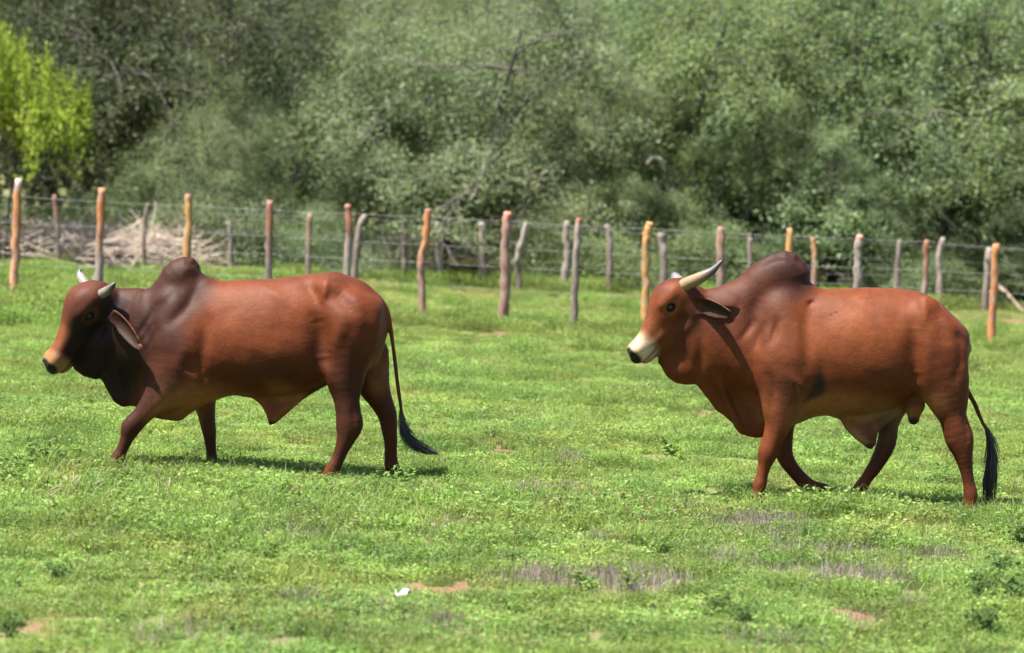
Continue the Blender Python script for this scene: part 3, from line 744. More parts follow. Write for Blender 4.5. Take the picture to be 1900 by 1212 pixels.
m = NT('white_scrap'); m.b.inputs['Base Color'].default_value = (.30, .29, .28, 1); m.b.inputs['Roughness'].default_value = .6
so_ = obj('litter_scrap', mesh_np('litter_scrap', sv, np.stack([qi, qi + 1, qi + 8, qi + 7], 1), m.m), None, (gq.x, gq.y, 0)); tag(so_, 'crumpled white scrap lying in the foreground grass', 'litter')
md_ = so_.modifiers.new('thickness', 'SOLIDIFY'); md_.thickness = .003
# ================================================================ the two bulls
class Field:
    """a smooth implicit surface sampled on a grid; bodies are grown as one continuous skin"""
    def __init__(self, lo, hi, h):
        self.lo = np.array(lo, np.float32); self.h = h
        self.n = np.ceil((np.array(hi) - np.array(lo)) / h).astype(int) + 1
        self.ax = [self.lo[i] + h * np.arange(self.n[i], dtype=np.float32) for i in range(3)]
        self.F = np.full(self.n, 0.5, np.float32)
    def box(self, lo, hi, pad):
        s = []
        for i in range(3):
            a = int(max(0, math.floor((lo[i] - pad - self.lo[i]) / self.h)))
            b = int(min(self.n[i], math.ceil((hi[i] + pad - self.lo[i]) / self.h) + 1))
            s.append(slice(a, max(b, a + 1)))
        return tuple(s)
    def grid(self, s):
        return (self.ax[0][s[0]][:, None, None], self.ax[1][s[1]][None, :, None], self.ax[2][s[2]][None, None, :])
    def add(self, prim, k):
        (lo, hi), fn = prim
        s = self.box(lo, hi, k + 0.03)
        d = fn(*self.grid(s)).astype(np.float32); a = self.F[s]
        h = np.maximum(k - np.abs(a - d), 0) / k
        self.F[s] = np.minimum(a, d) - h * h * k * 0.25
    def add_chain(self, prims, ki, k):
        """a limb: its pieces joined without bulges, then blended into the body"""
        lo = np.min([p[0][0] for p in prims], axis=0); hi = np.max([p[0][1] for p in prims], axis=0)
        s = self.box(lo, hi, k + 0.03); g = self.grid(s)
        d = np.full(self.F[s].shape, .5, np.float32); off = [x.start for x in s]
        for (l, h), fn in prims:
            t = self.box(l, h, k + .03)
            q = tuple(slice(t[i].start - off[i], t[i].stop - off[i]) for i in range(3))
            e = fn(*self.grid(t)).astype(np.float32); a = d[q]
            w = np.maximum(ki - np.abs(a - e), 0) / ki
            d[q] = np.minimum(a, e) - w * w * ki * .25
        a = self.F[s]; w = np.maximum(k - np.abs(a - d), 0) / k
        self.F[s] = np.minimum(a, d) - w * w * k * .25
    def cut(self, prim, k):
        (lo, hi), fn = prim
        s = self.box(lo, hi, k + 0.03)
        d = -fn(*self.grid(s)).astype(np.float32); a = self.F[s]
        h = np.maximum(k - np.abs(a - d), 0) / k
        self.F[s] = np.maximum(a, d) + h * h * k * 0.25
    def near_y(self, x, z):
        """y of the side that faces the camera"""
        i = int(round((x - self.lo[0]) / self.h)); k = int(round((z - self.lo[2]) / self.h))
        i = min(max(i, 0), self.n[0] - 1); k = min(max(k, 0), self.n[2] - 1)
        col = self.F[i, :, k]
        j = np.argmax(col < 0)
        return None if col[j] >= 0 else float(self.ax[1][j])
    def smooth(self, it=1):
        for _ in range(it):
            for a in range(3):
                F = self.F
                G_ = F.copy()
                sl = [slice(None)] * 3
                c, m, p = list(sl), list(sl), list(sl)
                c[a] = slice(1, -1); m[a] = slice(0, -2); p[a] = slice(2, None)
                G_[tuple(c)] = 0.5 * F[tuple(c)] + 0.25 * (F[tuple(m)] + F[tuple(p)])
                self.F = G_
    def mesh(self):
        """surface nets"""
        F = self.F; S = F < 0
        nx, ny, nz = F.shape
        def cor(A, i, j, k): return A[i:nx - 1 + i, j:ny - 1 + j, k:nz - 1 + k]
        cs = [(i, j, k) for i in (0, 1) for j in (0, 1) for k in (0, 1)]
        cnt = np.zeros((nx - 1, ny - 1, nz - 1), np.int8)
        for c in cs: cnt += cor(S, *c)
        act = (cnt > 0) & (cnt < 8)
        ii, jj, kk = np.nonzero(act)
        idx = np.full(act.shape, -1, np.int32); idx[ii, jj, kk] = np.arange(len(ii))
        val = {c: F[ii + c[0], jj + c[1], kk + c[2]] for c in cs}
        acc = np.zeros((len(ii), 3)); num = np.zeros(len(ii))
        for c in cs:
            for a in range(3):
                if c[a] == 0:
                    e = list(c); e[a] = 1; e = tuple(e)
                    va, vb = val[c], val[e]
                    cross = (va < 0) != (vb < 0)
                    t = np.where(cross, va / np.where(cross, va - vb, 1), 0)
                    p = np.tile(np.array(c, float), (len(ii), 1)); p[:, a] += t
                    acc[cross] += p[cross]; num[cross] += 1
        V = self.lo + self.h * (np.stack([ii, jj, kk], 1) + acc / num[:, None])
        Q = []
        for a in range(3):
            b, c = (a + 1) % 3, (a + 2) % 3
            s0 = [slice(None)] * 3; s1 = [slice(None)] * 3
            s0[a] = slice(0, -1); s1[a] = slice(1, None)
            A, B = S[tuple(s0)], S[tuple(s1)]
            ed = A != B
            e = np.stack(np.nonzero(ed), 1)
            ok = (e[:, b] > 0) & (e[:, c] > 0) & (e[:, b] < F.shape[b] - 1) & (e[:, c] < F.shape[c] - 1)
            e = e[ok]
            def cell(db, dc):
                q = e.copy(); q[:, b] -= db; q[:, c] -= dc
                return idx[q[:, 0], q[:, 1], q[:, 2]]
            q = np.stack([cell(1, 1), cell(0, 1), cell(0, 0), cell(1, 0)], 1)
            flip = ~A[e[:, 0], e[:, 1], e[:, 2]]
            q[flip] = q[flip][:, ::-1]
            Q.append(q)
        return V, np.concatenate(Q)

def ellipsoid(c, r, ang=0.0, yaw=0.0):
    c = np.array(c, float); r = np.array(r, float); R = float(max(r))
    ca, sa, cy, sy = math.cos(ang), math.sin(ang), math.cos(yaw), math.sin(yaw)
    def fn(X, Y, Z):
        x, y, z = X - c[0], Y - c[1], Z - c[2]
        x, y = cy * x + sy * y, -sy * x + cy * y
        u = (ca * x + sa * z); w = (-sa * x + ca * z)
        k0 = np.sqrt((u / r[0]) ** 2 + (y / r[1]) ** 2 + (w / r[2]) ** 2)
        k1 = np.sqrt((u / r[0] ** 2) ** 2 + (y / r[1] ** 2) ** 2 + (w / r[2] ** 2) ** 2) + 1e-6
        return k0 * (k0 - 1) / k1
    return ((c - R, c + R), fn)
def capsule(a, b, ra, rb, la=None, lb=None):
    a = np.array(a, float); b = np.array(b, float); la = la or ra; lb = lb or rb
    ab = b - a; L2 = float(ab @ ab) + 1e-9
    R = max(ra, rb, la, lb)
    def fn(X, Y, Z):
        t = np.clip(((X - a[0]) * ab[0] + (Y - a[1]) * ab[1] + (Z - a[2]) * ab[2]) / L2, 0, 1)
        r = ra + (rb - ra) * t; l = la + (lb - la) * t
        qx = X - a[0] - t * ab[0]; qy = (Y - a[1] - t * ab[1]) * (r / l); qz = Z - a[2] - t * ab[2]
        return (np.sqrt(qx * qx + qy * qy + qz * qz) - r) * np.minimum(1.0, l / r)
    return ((np.minimum(a, b) - R, np.maximum(a, b) + R), fn)
def pillow(poly, yc, T, R, p=2.0):
    """a side outline (x,z) filled out sideways to half thickness T"""
    poly = np.array(poly, float)
    def fn(X, Y, Z):
        x = X[:, :, 0]; z = Z[0, :, :]
        x = X.reshape(-1, 1); z = Z.reshape(1, -1)
        d2 = np.full((x.size, z.size), 1e9); ins = np.zeros((x.size, z.size), bool)
        for i in range(len(poly)):
            a, b = poly[i], poly[(i + 1) % len(poly)]
            e = b - a; L = e @ e + 1e-12
            t = np.clip(((x - a[0]) * e[0] + (z - a[1]) * e[1]) / L, 0, 1)
            d2 = np.minimum(d2, (x - a[0] - t * e[0]) ** 2 + (z - a[1] - t * e[1]) ** 2)
            c = ((a[1] <= z) != (b[1] <= z)) & (x < a[0] + (z - a[1]) * e[0] / (e[1] if abs(e[1]) > 1e-12 else 1e-12))
            ins ^= c
        D = np.where(ins, np.sqrt(d2), -np.sqrt(d2))
        u = np.clip(1 - D / R, 0, None)[:, None, :]          # 0 deep inside, 1 on the outline, >1 outside
        g = (np.abs((Y - yc) / T) ** p + u ** p) ** (1 / p)
        return (g - 1) * min(T, R)
    lo = np.array([poly[:, 0].min(), yc - T, poly[:, 1].min()]); hi = np.array([poly[:, 0].max(), yc + T, poly[:, 1].max()])
    return ((lo, hi), fn)
def loft(xt, zt, xb, zb, xw, w, yc, p=2.2, pear=0.0):
    """a trunk along x: top line, bottom line and half width"""
    x0, x1 = min(xw), max(xw)
    def sm(x, xs, ys):
        c = catmull(np.stack([xs, ys], 1), 8)
        return np.interp(x, c[:, 0], c[:, 1])
    def fn(X, Y, Z):
        x = X.reshape(-1)
        xc = np.clip(x, x0, x1)
        t = sm(xc, xt, zt)[:, None, None]; b = sm(xc, xb, zb)[:, None, None]; W = np.maximum(sm(xc, xw, w), 0.01)[:, None, None]
        c = (t + b) / 2; h = np.maximum((t - b) / 2, 0.01)
        v = (Z - c) / h
        We = W * (1 + pear * np.clip(v, -1.2, 1.2))
        g = (np.abs((Y - yc) / We) ** p + np.abs(v) ** p) ** (1 / p)
        d = (g - 1) * np.minimum(h, W)
        ex = np.maximum(np.maximum(x0 - x, x - x1), 0)[:, None, None]
        return np.where(ex > 0, np.sqrt(np.maximum(d, 0) ** 2 + ex ** 2), d)
    return ((np.array([x0, yc - max(w) * 1.3, min(zb)]), np.array([x1, yc + max(w) * 1.3, max(zt)])), fn)
def local(prim_fn, Mw2l, lo, hi):
    """a primitive written in a local frame (s,y,n) placed by the inverse matrix Mw2l"""
    Ml2w = np.linalg.inv(Mw2l)
    cor = np.array([[x, y, z, 1] for x in (lo[0], hi[0]) for y in (lo[1], hi[1]) for z in (lo[2], hi[2])]) @ Ml2w.T
    def fn(X, Y, Z):
        A = Mw2l
        u = A[0, 0] * X + A[0, 1] * Y + A[0, 2] * Z + A[0, 3]
        v = A[1, 0] * X + A[1, 1] * Y + A[1, 2] * Z + A[1, 3]
        w = A[2, 0] * X + A[2, 1] * Y + A[2, 2] * Z + A[2, 3]
        return prim_fn(u, v, w)
    return ((cor[:, :3].min(0), cor[:, :3].max(0)), fn)

HEAD = np.array([  # s, top, bottom, half width   (metres along the face, poll to nose)
    (-.07, .09, -.08, .05), (-.03, .155, -.15, .105), (.03, .205, -.20, .132), (.10, .236, -.225, .138), (.18, .236, -.225, .128),
    (.27, .195, -.20, .108), (.36, .142, -.165, .088), (.45, .107, -.13, .076), (.53, .092, -.105, .074), (.59, .080, -.085, .074),
    (.63, .058, -.062, .062), (.66, .012, -.035, .03)])
def head_fn(u, v, w):
    s = np.clip(u, -.07, .66)
    t = np.interp(s, HCR[:, 0], HCR[:, 1]); b = np.interp(s, HCR[:, 0], HCR[:, 2]); W = np.interp(s, HCR[:, 0], HCR[:, 3])
    c = (t + b) / 2; h = (t - b) / 2
    q = (w - c) / h
    We = W * (1 + .22 * np.clip(q, -1.1, 1.1))
    p = 2.45
    g = (np.abs(v / We) ** p + np.abs(q) ** p) ** (1 / p)
    d = (g - 1) * np.minimum(h, W)
    ex = np.maximum(np.maximum(-.07 - u, u - .66), 0)
    return np.where(ex > 0, np.sqrt(np.maximum(d, 0) ** 2 + ex ** 2), d)
HCR = catmull(HEAD, 6)
def ell_l(c, r):
    c = np.array(c, float); r = np.array(r, float)
    def fn(u, v, w):
        k0 = np.sqrt(((u - c[0]) / r[0]) ** 2 + ((v - c[1]) / r[1]) ** 2 + ((w - c[2]) / r[2]) ** 2)
        k1 = np.sqrt(((u - c[0]) / r[0] ** 2) ** 2 + ((v - c[1]) / r[1] ** 2) ** 2 + ((w - c[2]) / r[2] ** 2) ** 2) + 1e-6
        return k0 * (k0 - 1) / k1
    return fn, c - r, c + r

def ear_prim(base, tip, nrm, wid, thick):
    """leaf shaped ear: frame a (length), b (width), c (thickness, opening side)"""
    base = np.array(base); tip = np.array(tip); a = tip - base; L = np.linalg.norm(a); a /= L
    c = np.array(nrm, float); c -= a * (c @ a); c /= np.linalg.norm(c); b = np.cross(c, a)
    Mi = np.eye(4); Mi[0, :3], Mi[1, :3], Mi[2, :3] = a, b, c; Mi[:3, 3] = -Mi[:3, :3] @ base
    def fn(u, v, w):
        t = np.clip(u / L, 0, 1)
        W = .012 + wid * (np.maximum(np.sin(np.pi * np.clip(0.10 + 0.90 * t, 0, 1) ** 0.80), 0) ** 0.75) + 0.006
        cup = -0.035 * (1 - (v / (W + 1e-6)) ** 2) * np.sin(np.pi * np.clip(t, 0, 1) ** .8)   # hollow of the ear
        d1 = (np.abs(v) / W - 1) * np.minimum(W, .04)
        d2 = np.abs(w - cup) - thick * (1 - .35 * t)
        ex = np.maximum(np.maximum(-u, u - L), 0)
        d = np.minimum(np.maximum(d1, d2), 0) + np.sqrt(np.maximum(d1, 0) ** 2 + np.maximum(d2, 0) ** 2)
        return np.where(ex > 0, np.sqrt(np.maximum(d, 0) ** 2 + ex ** 2), d)
    return local(fn, Mi, (-.02, -wid - .02, -.08), (L + .02, wid + .02, .05))

def smoothstep(x, a, b):
    t = np.clip((x - a) / (b - a), 0, 1)
    return t * t * (3 - 2 * t)

def build_bull(name, D, label, group):
    HY = D['Y']
    px = D['span']
    a = P(px[0], 900, HY); b = P(px[1], 900, HY)
    field = Field((a.x, HY - .62, -.03), (b.x, HY + .48, 1.90), 0.0072)
    def Q(x, y, Y=HY):
        p = P(x, y, Y); return np.array([p.x, p.y, p.z])
    # trunk
    T = np.array([[*(Q(r[0], r[1])[[0, 2]]), *(Q(r[0], r[2])[[0, 2]]), r[3]] for r in D['torso']])
    xw = (T[:, 0] + T[:, 2]) / 2
    field.add(loft(T[:, 0], T[:, 1], T[:, 2], T[:, 3], xw, T[:, 4], HY, 2.15, -0.06), 0.02)
    # neck, hump, dewlap, sheath
    nk = [(Q(x, y), M1(h), l) for x, y, h, l in D['neck']]
    for (p, h, l), (p2, h2, l2) in zip(nk[:-1], nk[1:]):
        field.add(capsule(p, p2, h, h2, l, l2), 0.09)
    for poly, T_, R_, k in D['pillows']:
        field.add(pillow([Q(x, y)[[0, 2]] for x, y in poly], HY, T_, R_), k)
    # mirrored muscle masses
    for x, y, oy, r1, rl, r2, ang, k in D['muscles']:
        for sgn in (-1, 1):
            c = Q(x, y); c[1] = HY + sgn * oy
            field.add(ellipsoid(c, (r1, rl, r2), ang), k)
    for x, y, oy, r1, rl, r2, ang, k in D.get('lumps', []):
        c = Q(x, y); c[1] = HY + oy
        field.add(ellipsoid(c, (r1, rl, r2), ang), k)
    # legs
    D['_hoof'] = []
    for Yo, nodes in D['legs']:
        pts = []
        for x, y, hw in nodes:
            p = Q(x, y, HY + Yo)
            hw *= .97 if hw < 30 else 1.03
            r = M1(hw); lat = r if r < .06 else .06 + .42 * (r - .06)
            pts.append((p[0], p[1], p[2], r, lat))
        for q in pts[-1:]:
            D['_hoof'].append(np.array(q[:3]))
        c = catmull(np.array(pts), 3)
        c[:, 2] = np.maximum(c[:, 2], c[:, 3] * .25)
        up = c[0]
        field.add_chain([capsule(u[:3], v[:3], u[3], v[3], u[4], v[4]) for u, v in zip(c[:-1], c[1:])], .004, .075)
    # head
    hd = D['head']
    O = Q(*hd['O']); O[1] += hd.get('dy', 0)
    al, yw, sc, rl = math.radians(hd['down']), math.radians(hd['yaw']), hd['scale'], math.radians(hd.get('tilt', 0))
    s_ax = np.array([-math.cos(al) * math.cos(yw), -math.cos(al) * math.sin(yw), -math.sin(al)])
    n_ax = np.array([-math.sin(al) * math.cos(yw), -math.sin(al) * math.sin(yw), math.cos(al)])
    v_ax = np.cross(n_ax, s_ax)
    n_ax, v_ax = n_ax * math.cos(rl) + v_ax * math.sin(rl), v_ax * math.cos(rl) - n_ax * math.sin(rl)
    if v_ax[1] > 0: v_ax = -v_ax                       # +v is the side towards the camera
    L2W = np.eye(4); L2W[:3, 0] = s_ax * sc; L2W[:3, 1] = v_ax * sc; L2W[:3, 2] = n_ax * sc; L2W[:3, 3] = O
    W2L = np.linalg.inv(L2W)
    def hadd(fn, lo, hi, k, cut=False):
        f2 = lambda u, v, w: fn(u, v, w) * sc
        (field.cut if cut else field.add)(local(f2, W2L, lo, hi), k)
    def H(s, v, n): return (L2W @ np.array([s, v, n, 1]))[:3]
    hadd(head_fn, (-.08, -.17, -.25), (.67, .17, .25), 0.05)
    for sg in (-1, 1):
        hadd(*ell_l((.15, sg * .094, .140), (.10, .042, .036)), .035)         # brow
        hadd(*ell_l((.10, sg * .072, -.09), (.15, .058, .11)), .05)           # cheek
        hadd(*ell_l((.32, sg * .066, -.02), (.13, .025, .022)), .04)          # cheek bone ridge
        hadd(*ell_l((.58, sg * .045, .035), (.06, .034, .045)), .03)          # nose wing
        hadd(*ell_l((.195, sg * .146, .086), (.034, .03, .022)), .02, True)    # eye socket
        hadd(*ell_l((.636, sg * .048, .030), (.022, .016, .017)), .012, True) # nostril
        hadd(*ell_l((.28, sg * .135, -.04), (.10, .03, .035)), .05, True)     # hollow under the cheek bone
    hadd(*ell_l((.54, 0, -.080), (.075, .050, .026)), .025)                   # lower lip
    hadd(*ell_l((.585, 0, -.062), (.09, .20, .0025)), .010, True)             # mouth line
    for e in D['ears']:
        field.add(ear_prim(Q(*e['base'], HY + e['by']), Q(*e['tip'], HY + e['ty']), e['n'], e['w'], .0145), .02)
    # tail root and dock
    tl = [(*Q(x, y, HY + D['tail_y']), M1(r)) for x, y, r in D['tail']]
    tc = catmull(np.array(tl), 3)
    field.add_chain([capsule(u[:3], v[:3], u[3], v[3]) for u, v in zip(tc[:-1], tc[1:])], .002, .02)
    # creases and hollows follow the surface
    def surf(x, y):
        p = Q(x, y); yy = field.near_y(p[0], p[2])
        if yy is None: return None
        for _ in range(2):
            p = Q(x, y, yy); y2 = field.near_y(p[0], p[2])
            if y2 is None: break
            yy = y2
        return np.array([p[0], yy, p[2]])
    ops = []
    for pts, r, dep, k, sub in D['creases']:
        c = catmull(np.array(pts, float), 4)
        q = [surf(*p) for p in c]; q = [p for p in q if p is not None]
        ops.append((q, r, dep, k, sub))
    for q, r, dep, k, sub in ops:
        if len(q) < 2: continue
        q = np.array(q); R = (r + k) * 1.35; dep = dep * 1.12
        sl = field.box(q.min(0), q.max(0), 2.6 * R)
        X, Y, Z = field.grid(sl)
        best = np.zeros(field.F[sl].shape, np.float32); m = len(q) - 1
        for i, (u, v) in enumerate(zip(q[:-1], q[1:])):
            e = v - u; t = np.clip(((X - u[0]) * e[0] + (Y - u[1]) * e[1] + (Z - u[2]) * e[2]) / (e @ e + 1e-9), 0, 1)
            d2 = (X - u[0] - t * e[0]) ** 2 + (.5 * (Y - u[1] - t * e[1])) ** 2 + (Z - u[2] - t * e[2]) ** 2
            fade = np.sin(np.pi * np.clip((i + t + .35) / (m + .7), 0, 1)) ** .8      # creases run out at their ends
            best = np.maximum(best, fade * np.exp(-d2 / (.55 * R * R)))
        field.F[sl] += (dep if sub else -dep) * best
    # unevenness of flesh, and folds in the loose skin
    X, Y, Z = np.meshgrid(*field.ax, indexing='ij', sparse=True)
    sd = D['seed']
    field.F += (.0011 * np.sin(13 * X + sd) * np.sin(11 * Z + 2 * sd) + .0008 * np.sin(29 * X + 9 * Z + sd) * np.sin(23 * Z - 7 * X)).astype(np.float32)
    for (x, y, rx, rz), kx, kz, amp in D['folds']:
        c = Q(x, y)
        m = np.exp(-((X - c[0]) / rx) ** 2 - ((Z - c[2]) / rz) ** 2)
        field.F += (amp * m * np.sin(kx * X + kz * Z + 1.3 * np.sin(7 * Z))).astype(np.float32)
    field.smooth(1)
    V, Qd = field.mesh()
    gi = ((V - field.lo) / field.h)
    i0 = np.clip(np.round(gi).astype(int), 2, np.array(field.F.shape) - 3)
    NZ = np.stack([field.F[tuple((i0 + d).T)] - field.F[tuple((i0 - d).T)] for d in 2 * np.eye(3, dtype=int)], 1)
    NZ /= np.linalg.norm(NZ, axis=1)[:, None] + 1e-9
    under = np.maximum(1 - smoothstep(NZ[:, 2], -.5, .18), smoothstep(V[:, 1], HY + .02, HY + .12))
    # ---- coat colours: darker, paler or bare hide, plus light and shade painted in
    col = np.tile(np.array(D['coat'], float), (len(V), 1))
    def paint(w, c):
        col[:] = col * (1 - w[:, None]) + np.array(c) * w[:, None]
    wob = .02 * np.sin(V[:, 0] * 21 + V[:, 2] * 17) + .015 * np.sin(V[:, 2] * 37 - V[:, 0] * 11)
    def paint_poly(poly, c, stg, soft):
        pl_ = np.array([Q(x, y, HY - .28)[[0, 2]] for x, y in poly]); x, z = V[:, 0], V[:, 2]
        d2 = np.full(len(V), 1e9); ins = np.zeros(len(V), bool)
        for i in range(len(pl_)):
            a, b = pl_[i], pl_[(i + 1) % len(pl_)]; e = b - a
            t = np.clip(((x - a[0]) * e[0] + (z - a[1]) * e[1]) / (e @ e), 0, 1)
            d2 = np.minimum(d2, (x - a[0] - t * e[0]) ** 2 + (z - a[1] - t * e[1]) ** 2)
            ins ^= ((a[1] <= z) != (b[1] <= z)) & (x < a[0] + (z - a[1]) * e[0] / (e[1] if abs(e[1]) > 1e-9 else 1e-9))
        d = np.where(ins, -np.sqrt(d2), np.sqrt(d2)) + .006 * np.sin(x * 150 + z * 60) * np.sin(z * 130) + .004 * np.sin(x * 310)
        paint(stg * (1 - smoothstep(d, -soft, soft)) * (V[:, 1] < HY), c)
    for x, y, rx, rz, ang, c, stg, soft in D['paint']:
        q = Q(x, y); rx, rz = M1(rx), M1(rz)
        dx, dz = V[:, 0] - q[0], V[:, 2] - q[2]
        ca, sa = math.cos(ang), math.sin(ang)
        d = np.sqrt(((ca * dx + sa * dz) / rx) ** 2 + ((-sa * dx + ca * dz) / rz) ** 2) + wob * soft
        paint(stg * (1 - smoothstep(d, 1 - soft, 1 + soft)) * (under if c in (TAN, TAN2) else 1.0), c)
    for poly, c, stg, soft in D.get('patches', []): paint_poly(poly, c, stg, soft)
    lv = (np.c_[V, np.ones(len(V))] @ W2L.T)[:, :3]
    hm = (lv[:, 0] > -.06) & (np.abs(lv[:, 1]) < .20) & (lv[:, 2] > -.26) & (lv[:, 2] < .27)
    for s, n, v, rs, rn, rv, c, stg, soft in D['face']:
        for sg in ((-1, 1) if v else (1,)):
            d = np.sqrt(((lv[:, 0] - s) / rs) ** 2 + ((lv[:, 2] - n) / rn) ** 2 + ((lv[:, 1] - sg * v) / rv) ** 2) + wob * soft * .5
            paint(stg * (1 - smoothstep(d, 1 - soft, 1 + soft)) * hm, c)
    for e in D['ears']:
        A, B = Q(*e['base'], HY + e['by']), Q(*e['tip'], HY + e['ty'])
        ab = B - A; t = np.clip((V - A) @ ab / (ab @ ab), 0, 1); dd = np.linalg.norm(V - A - t[:, None] * ab, axis=1)
        m = (1 - smoothstep(dd, .075, .095)) * smoothstep((V - A) @ ab / (ab @ ab), .12, .3)
        nv = np.array(e['n'], float); nv /= np.linalg.norm(nv)
        inn = smoothstep(NZ @ nv, .25, .7)
        paint(m * (1 - inn) * .9, (.22, .066, .020)); paint(m * inn * .9, (.05, .028, .02))
    # legs and hooves
    for q, hc in zip(D['_hoof'], D['hooves']):
        dh = np.sqrt((V[:, 0] - q[0]) ** 2 + (V[:, 1] - q[1]) ** 2)
        m = (dh < .16)
        paint(m * (1 - smoothstep(V[:, 2] - max(q[2] - .03, 0), .045, .06)) * .95, hc)
        paint(m * smoothstep(V[:, 2] - max(q[2] - .03, 0), .05, .065) * (1 - smoothstep(V[:, 2] - max(q[2] - .03, 0), .08, .12)) * .45, D['pastern'])
    base = Q((px[0] + px[1]) / 2, 900); base = np.array([base[0], HY, 0])
    root = empty(name, base)
    tag(root, label, 'bull', group)
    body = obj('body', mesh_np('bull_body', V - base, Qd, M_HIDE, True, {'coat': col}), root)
    # eyes
    for sg in (-1, 1):
        e = H(.195, sg * .111, .086)
        v, f = uv_ball(.029 * sc, 10, 16)
        eo = obj('eye', mesh_np('eye', v, f, M_EYE, True), root, e - base)
    # horns
    for hn in D['horns']:
        pts = np.array([Q(x, y, HY + yo) for x, y, yo in hn['path']])
        c = catmull(pts, 8); t = np.linspace(0, 1, len(c))
        r = hn['r'] * (1 - t ** 2.3 * .88) * (1 + .02 * np.sin(t * 42) * (1 - t))
        v, f = tube_np(c, r, 14)
        tt = np.r_[np.repeat(t, 14), 0, 1]
        pale = np.array(hn['pale']); dark = np.array(hn['dark'])
        w = smoothstep(tt, hn['split'] - .22, hn['split'] + .18)[:, None]
        obj('horn', mesh_np('horn', v - base, f, M_HORN, True, {'coat': pale * (1 - w) + dark * w}), root)
    # tail switch: loose black hair
    rng = np.random.default_rng(int(D['seed'] * 10))
    cl = catmull(np.array([(*Q(x, y, HY + D['tail_y']), M1(h)) for x, y, h in D['switch']]), 6)
    parts = []
    for i in range(230):
        a0 = rng.uniform(0, 1) ** 1.4 * .62; a1 = min(1, a0 + rng.uniform(.35, .8))
        th = rng.integers(0, 12) * .53 + rng.normal(0, .22); rr = math.sqrt(rng.uniform(0, 1))
        ts = np.linspace(a0, a1, 7)
        base_p = np.stack([np.interp(ts, np.linspace(0, 1, len(cl)), cl[:, j]) for j in range(4)], 1)
        spread = rr * base_p[:, 3] * (.35 + 1.15 * (ts - a0) / (a1 - a0 + .01))
        p = base_p[:, :3] + np.stack([np.cos(th) * spread, np.sin(th) * spread * .8, np.sin(th * 3 + 1) * spread * .25], 1)
        p[:, 0] += .012 * np.sin(ts * 9 + th) * (ts - a0)
        w = .0021 * np.array([.8, 1, 1.1, 1.1, .95, .7, .25])
        parts.append(tube_np(p, w, 4, False))
    v, f = join_np(parts)
    obj('tail_switch', mesh_np('tail_switch', v - base, f, M_BLACKHAIR, True), root)
    return root

def uv_ball(r, n, m):
    v = [(0, 0, r)]
    for i in range(1, n):
        for j in range(m):
            a, b = math.pi * i / n, 2 * math.pi * j / m
            v.append((r * math.sin(a) * math.cos(b), r * math.sin(a) * math.sin(b), r * math.cos(a)))
    v.append((0, 0, -r)); f = []
    for i in range(n - 2):
        for j in range(m):
            k = (j + 1) % m
            f.append((1 + i * m + j, 1 + (i + 1) * m + j, 1 + (i + 1) * m + k, 1 + i * m + k))
    for j in range(0, m, 2):
        f.append((0, 1 + j, 1 + (j + 1) % m, 1 + (j + 2) % m))
        e = 1 + (n - 2) * m
        f.append((len(v) - 1, e + (j + 2) % m, e + (j + 1) % m, e + j))
    return np.array(v), np.array(f)

# ---- materials of the animals
h_ = NT('bull_hide')
co = h_.attr('coat').outputs['Color']
tc_ = h_.n('ShaderNodeTexCoord').outputs['Object']
mp = h_.n('ShaderNodeMapping'); h_.l(tc_, mp.inputs['Vector']); mp.inputs['Scale'].default_value = (1, 1, 1)
n1 = h_.noise(5.0, 5, .6, mp.outputs['Vector']).outputs['Fac']
mp2 = h_.n('ShaderNodeMapping'); h_.l(tc_, mp2.inputs['Vector']); mp2.inputs['Scale'].default_value = (80, 110, 150)
n2 = h_.noise(1.0, 5, .65, mp2.outputs['Vector']).outputs['Fac']
c1 = h_.mix(1.0, co, h_.ramp(n1, [(.25, (.68, .64, .62)), (.75, (1.24, 1.26, 1.28))]), 'MULTIPLY')
c1 = h_.mix(1.0, c1, (.56, .50, .385), 'MULTIPLY')
c2 = h_.mix(1.0, c1, h_.ramp(n2, [(.25, (.82, .81, .80)), (.8, (1.15, 1.14, 1.13))]), 'MULTIPLY')
n5 = h_.noise(22.0, 5, .6, tc_).outputs['Fac']
c2 = h_.mix(1.0, c2, h_.ramp(n5, [(.3, (.86, .85, .84)), (.7, (1.12, 1.12, 1.12))]), 'MULTIPLY')
h_.l(c2, h_.b.inputs['Base Color'])
h_.b.inputs['Roughness'].default_value = .62
h_.b.inputs['Specular IOR Level'].default_value = .17
h_.b.inputs['Sheen Weight'].default_value = .0
h_.b.inputs['Sheen Roughness'].default_value = .4
mp3 = h_.n('ShaderNodeMapping'); h_.l(tc_, mp3.inputs['Vector']); mp3.inputs['Scale'].default_value = (9, 9, 16)
n3 = h_.noise(1.0, 6, .6, mp3.outputs['Vector']).outputs['Fac']
nn = h_.bump(n3, .12, .02)
n4 = h_.noise(34.0, 4, .55, tc_).outputs['Fac']
nn = h_.bump(n4, .20, .010, nn)
nn = h_.bump(n2, .32, .003, nn)
h_.l(nn, h_.b.inputs['Normal'])
M_HIDE = h_.m
e_ = NT('bull_eye'); e_.b.inputs['Base Color'].default_value = (.008, .006, .006, 1); e_.b.inputs['Roughness'].default_value = .22; e_.b.inputs['Specular IOR Level'].default_value = .25
M_EYE = e_.m
k_ = NT('bull_horn'); kc = k_.attr('coat').outputs['Color']
kw = k_.n('ShaderNodeTexNoise'); kw.inputs['Scale'].default_value = 60
k_.l(k_.mix(1.0, kc, k_.ramp(kw.outputs['Fac'], [(.3, .75), (.7, 1.1)]), 'MULTIPLY'), k_.b.inputs['Base Color'])
k_.b.inputs['Roughness'].default_value = .45
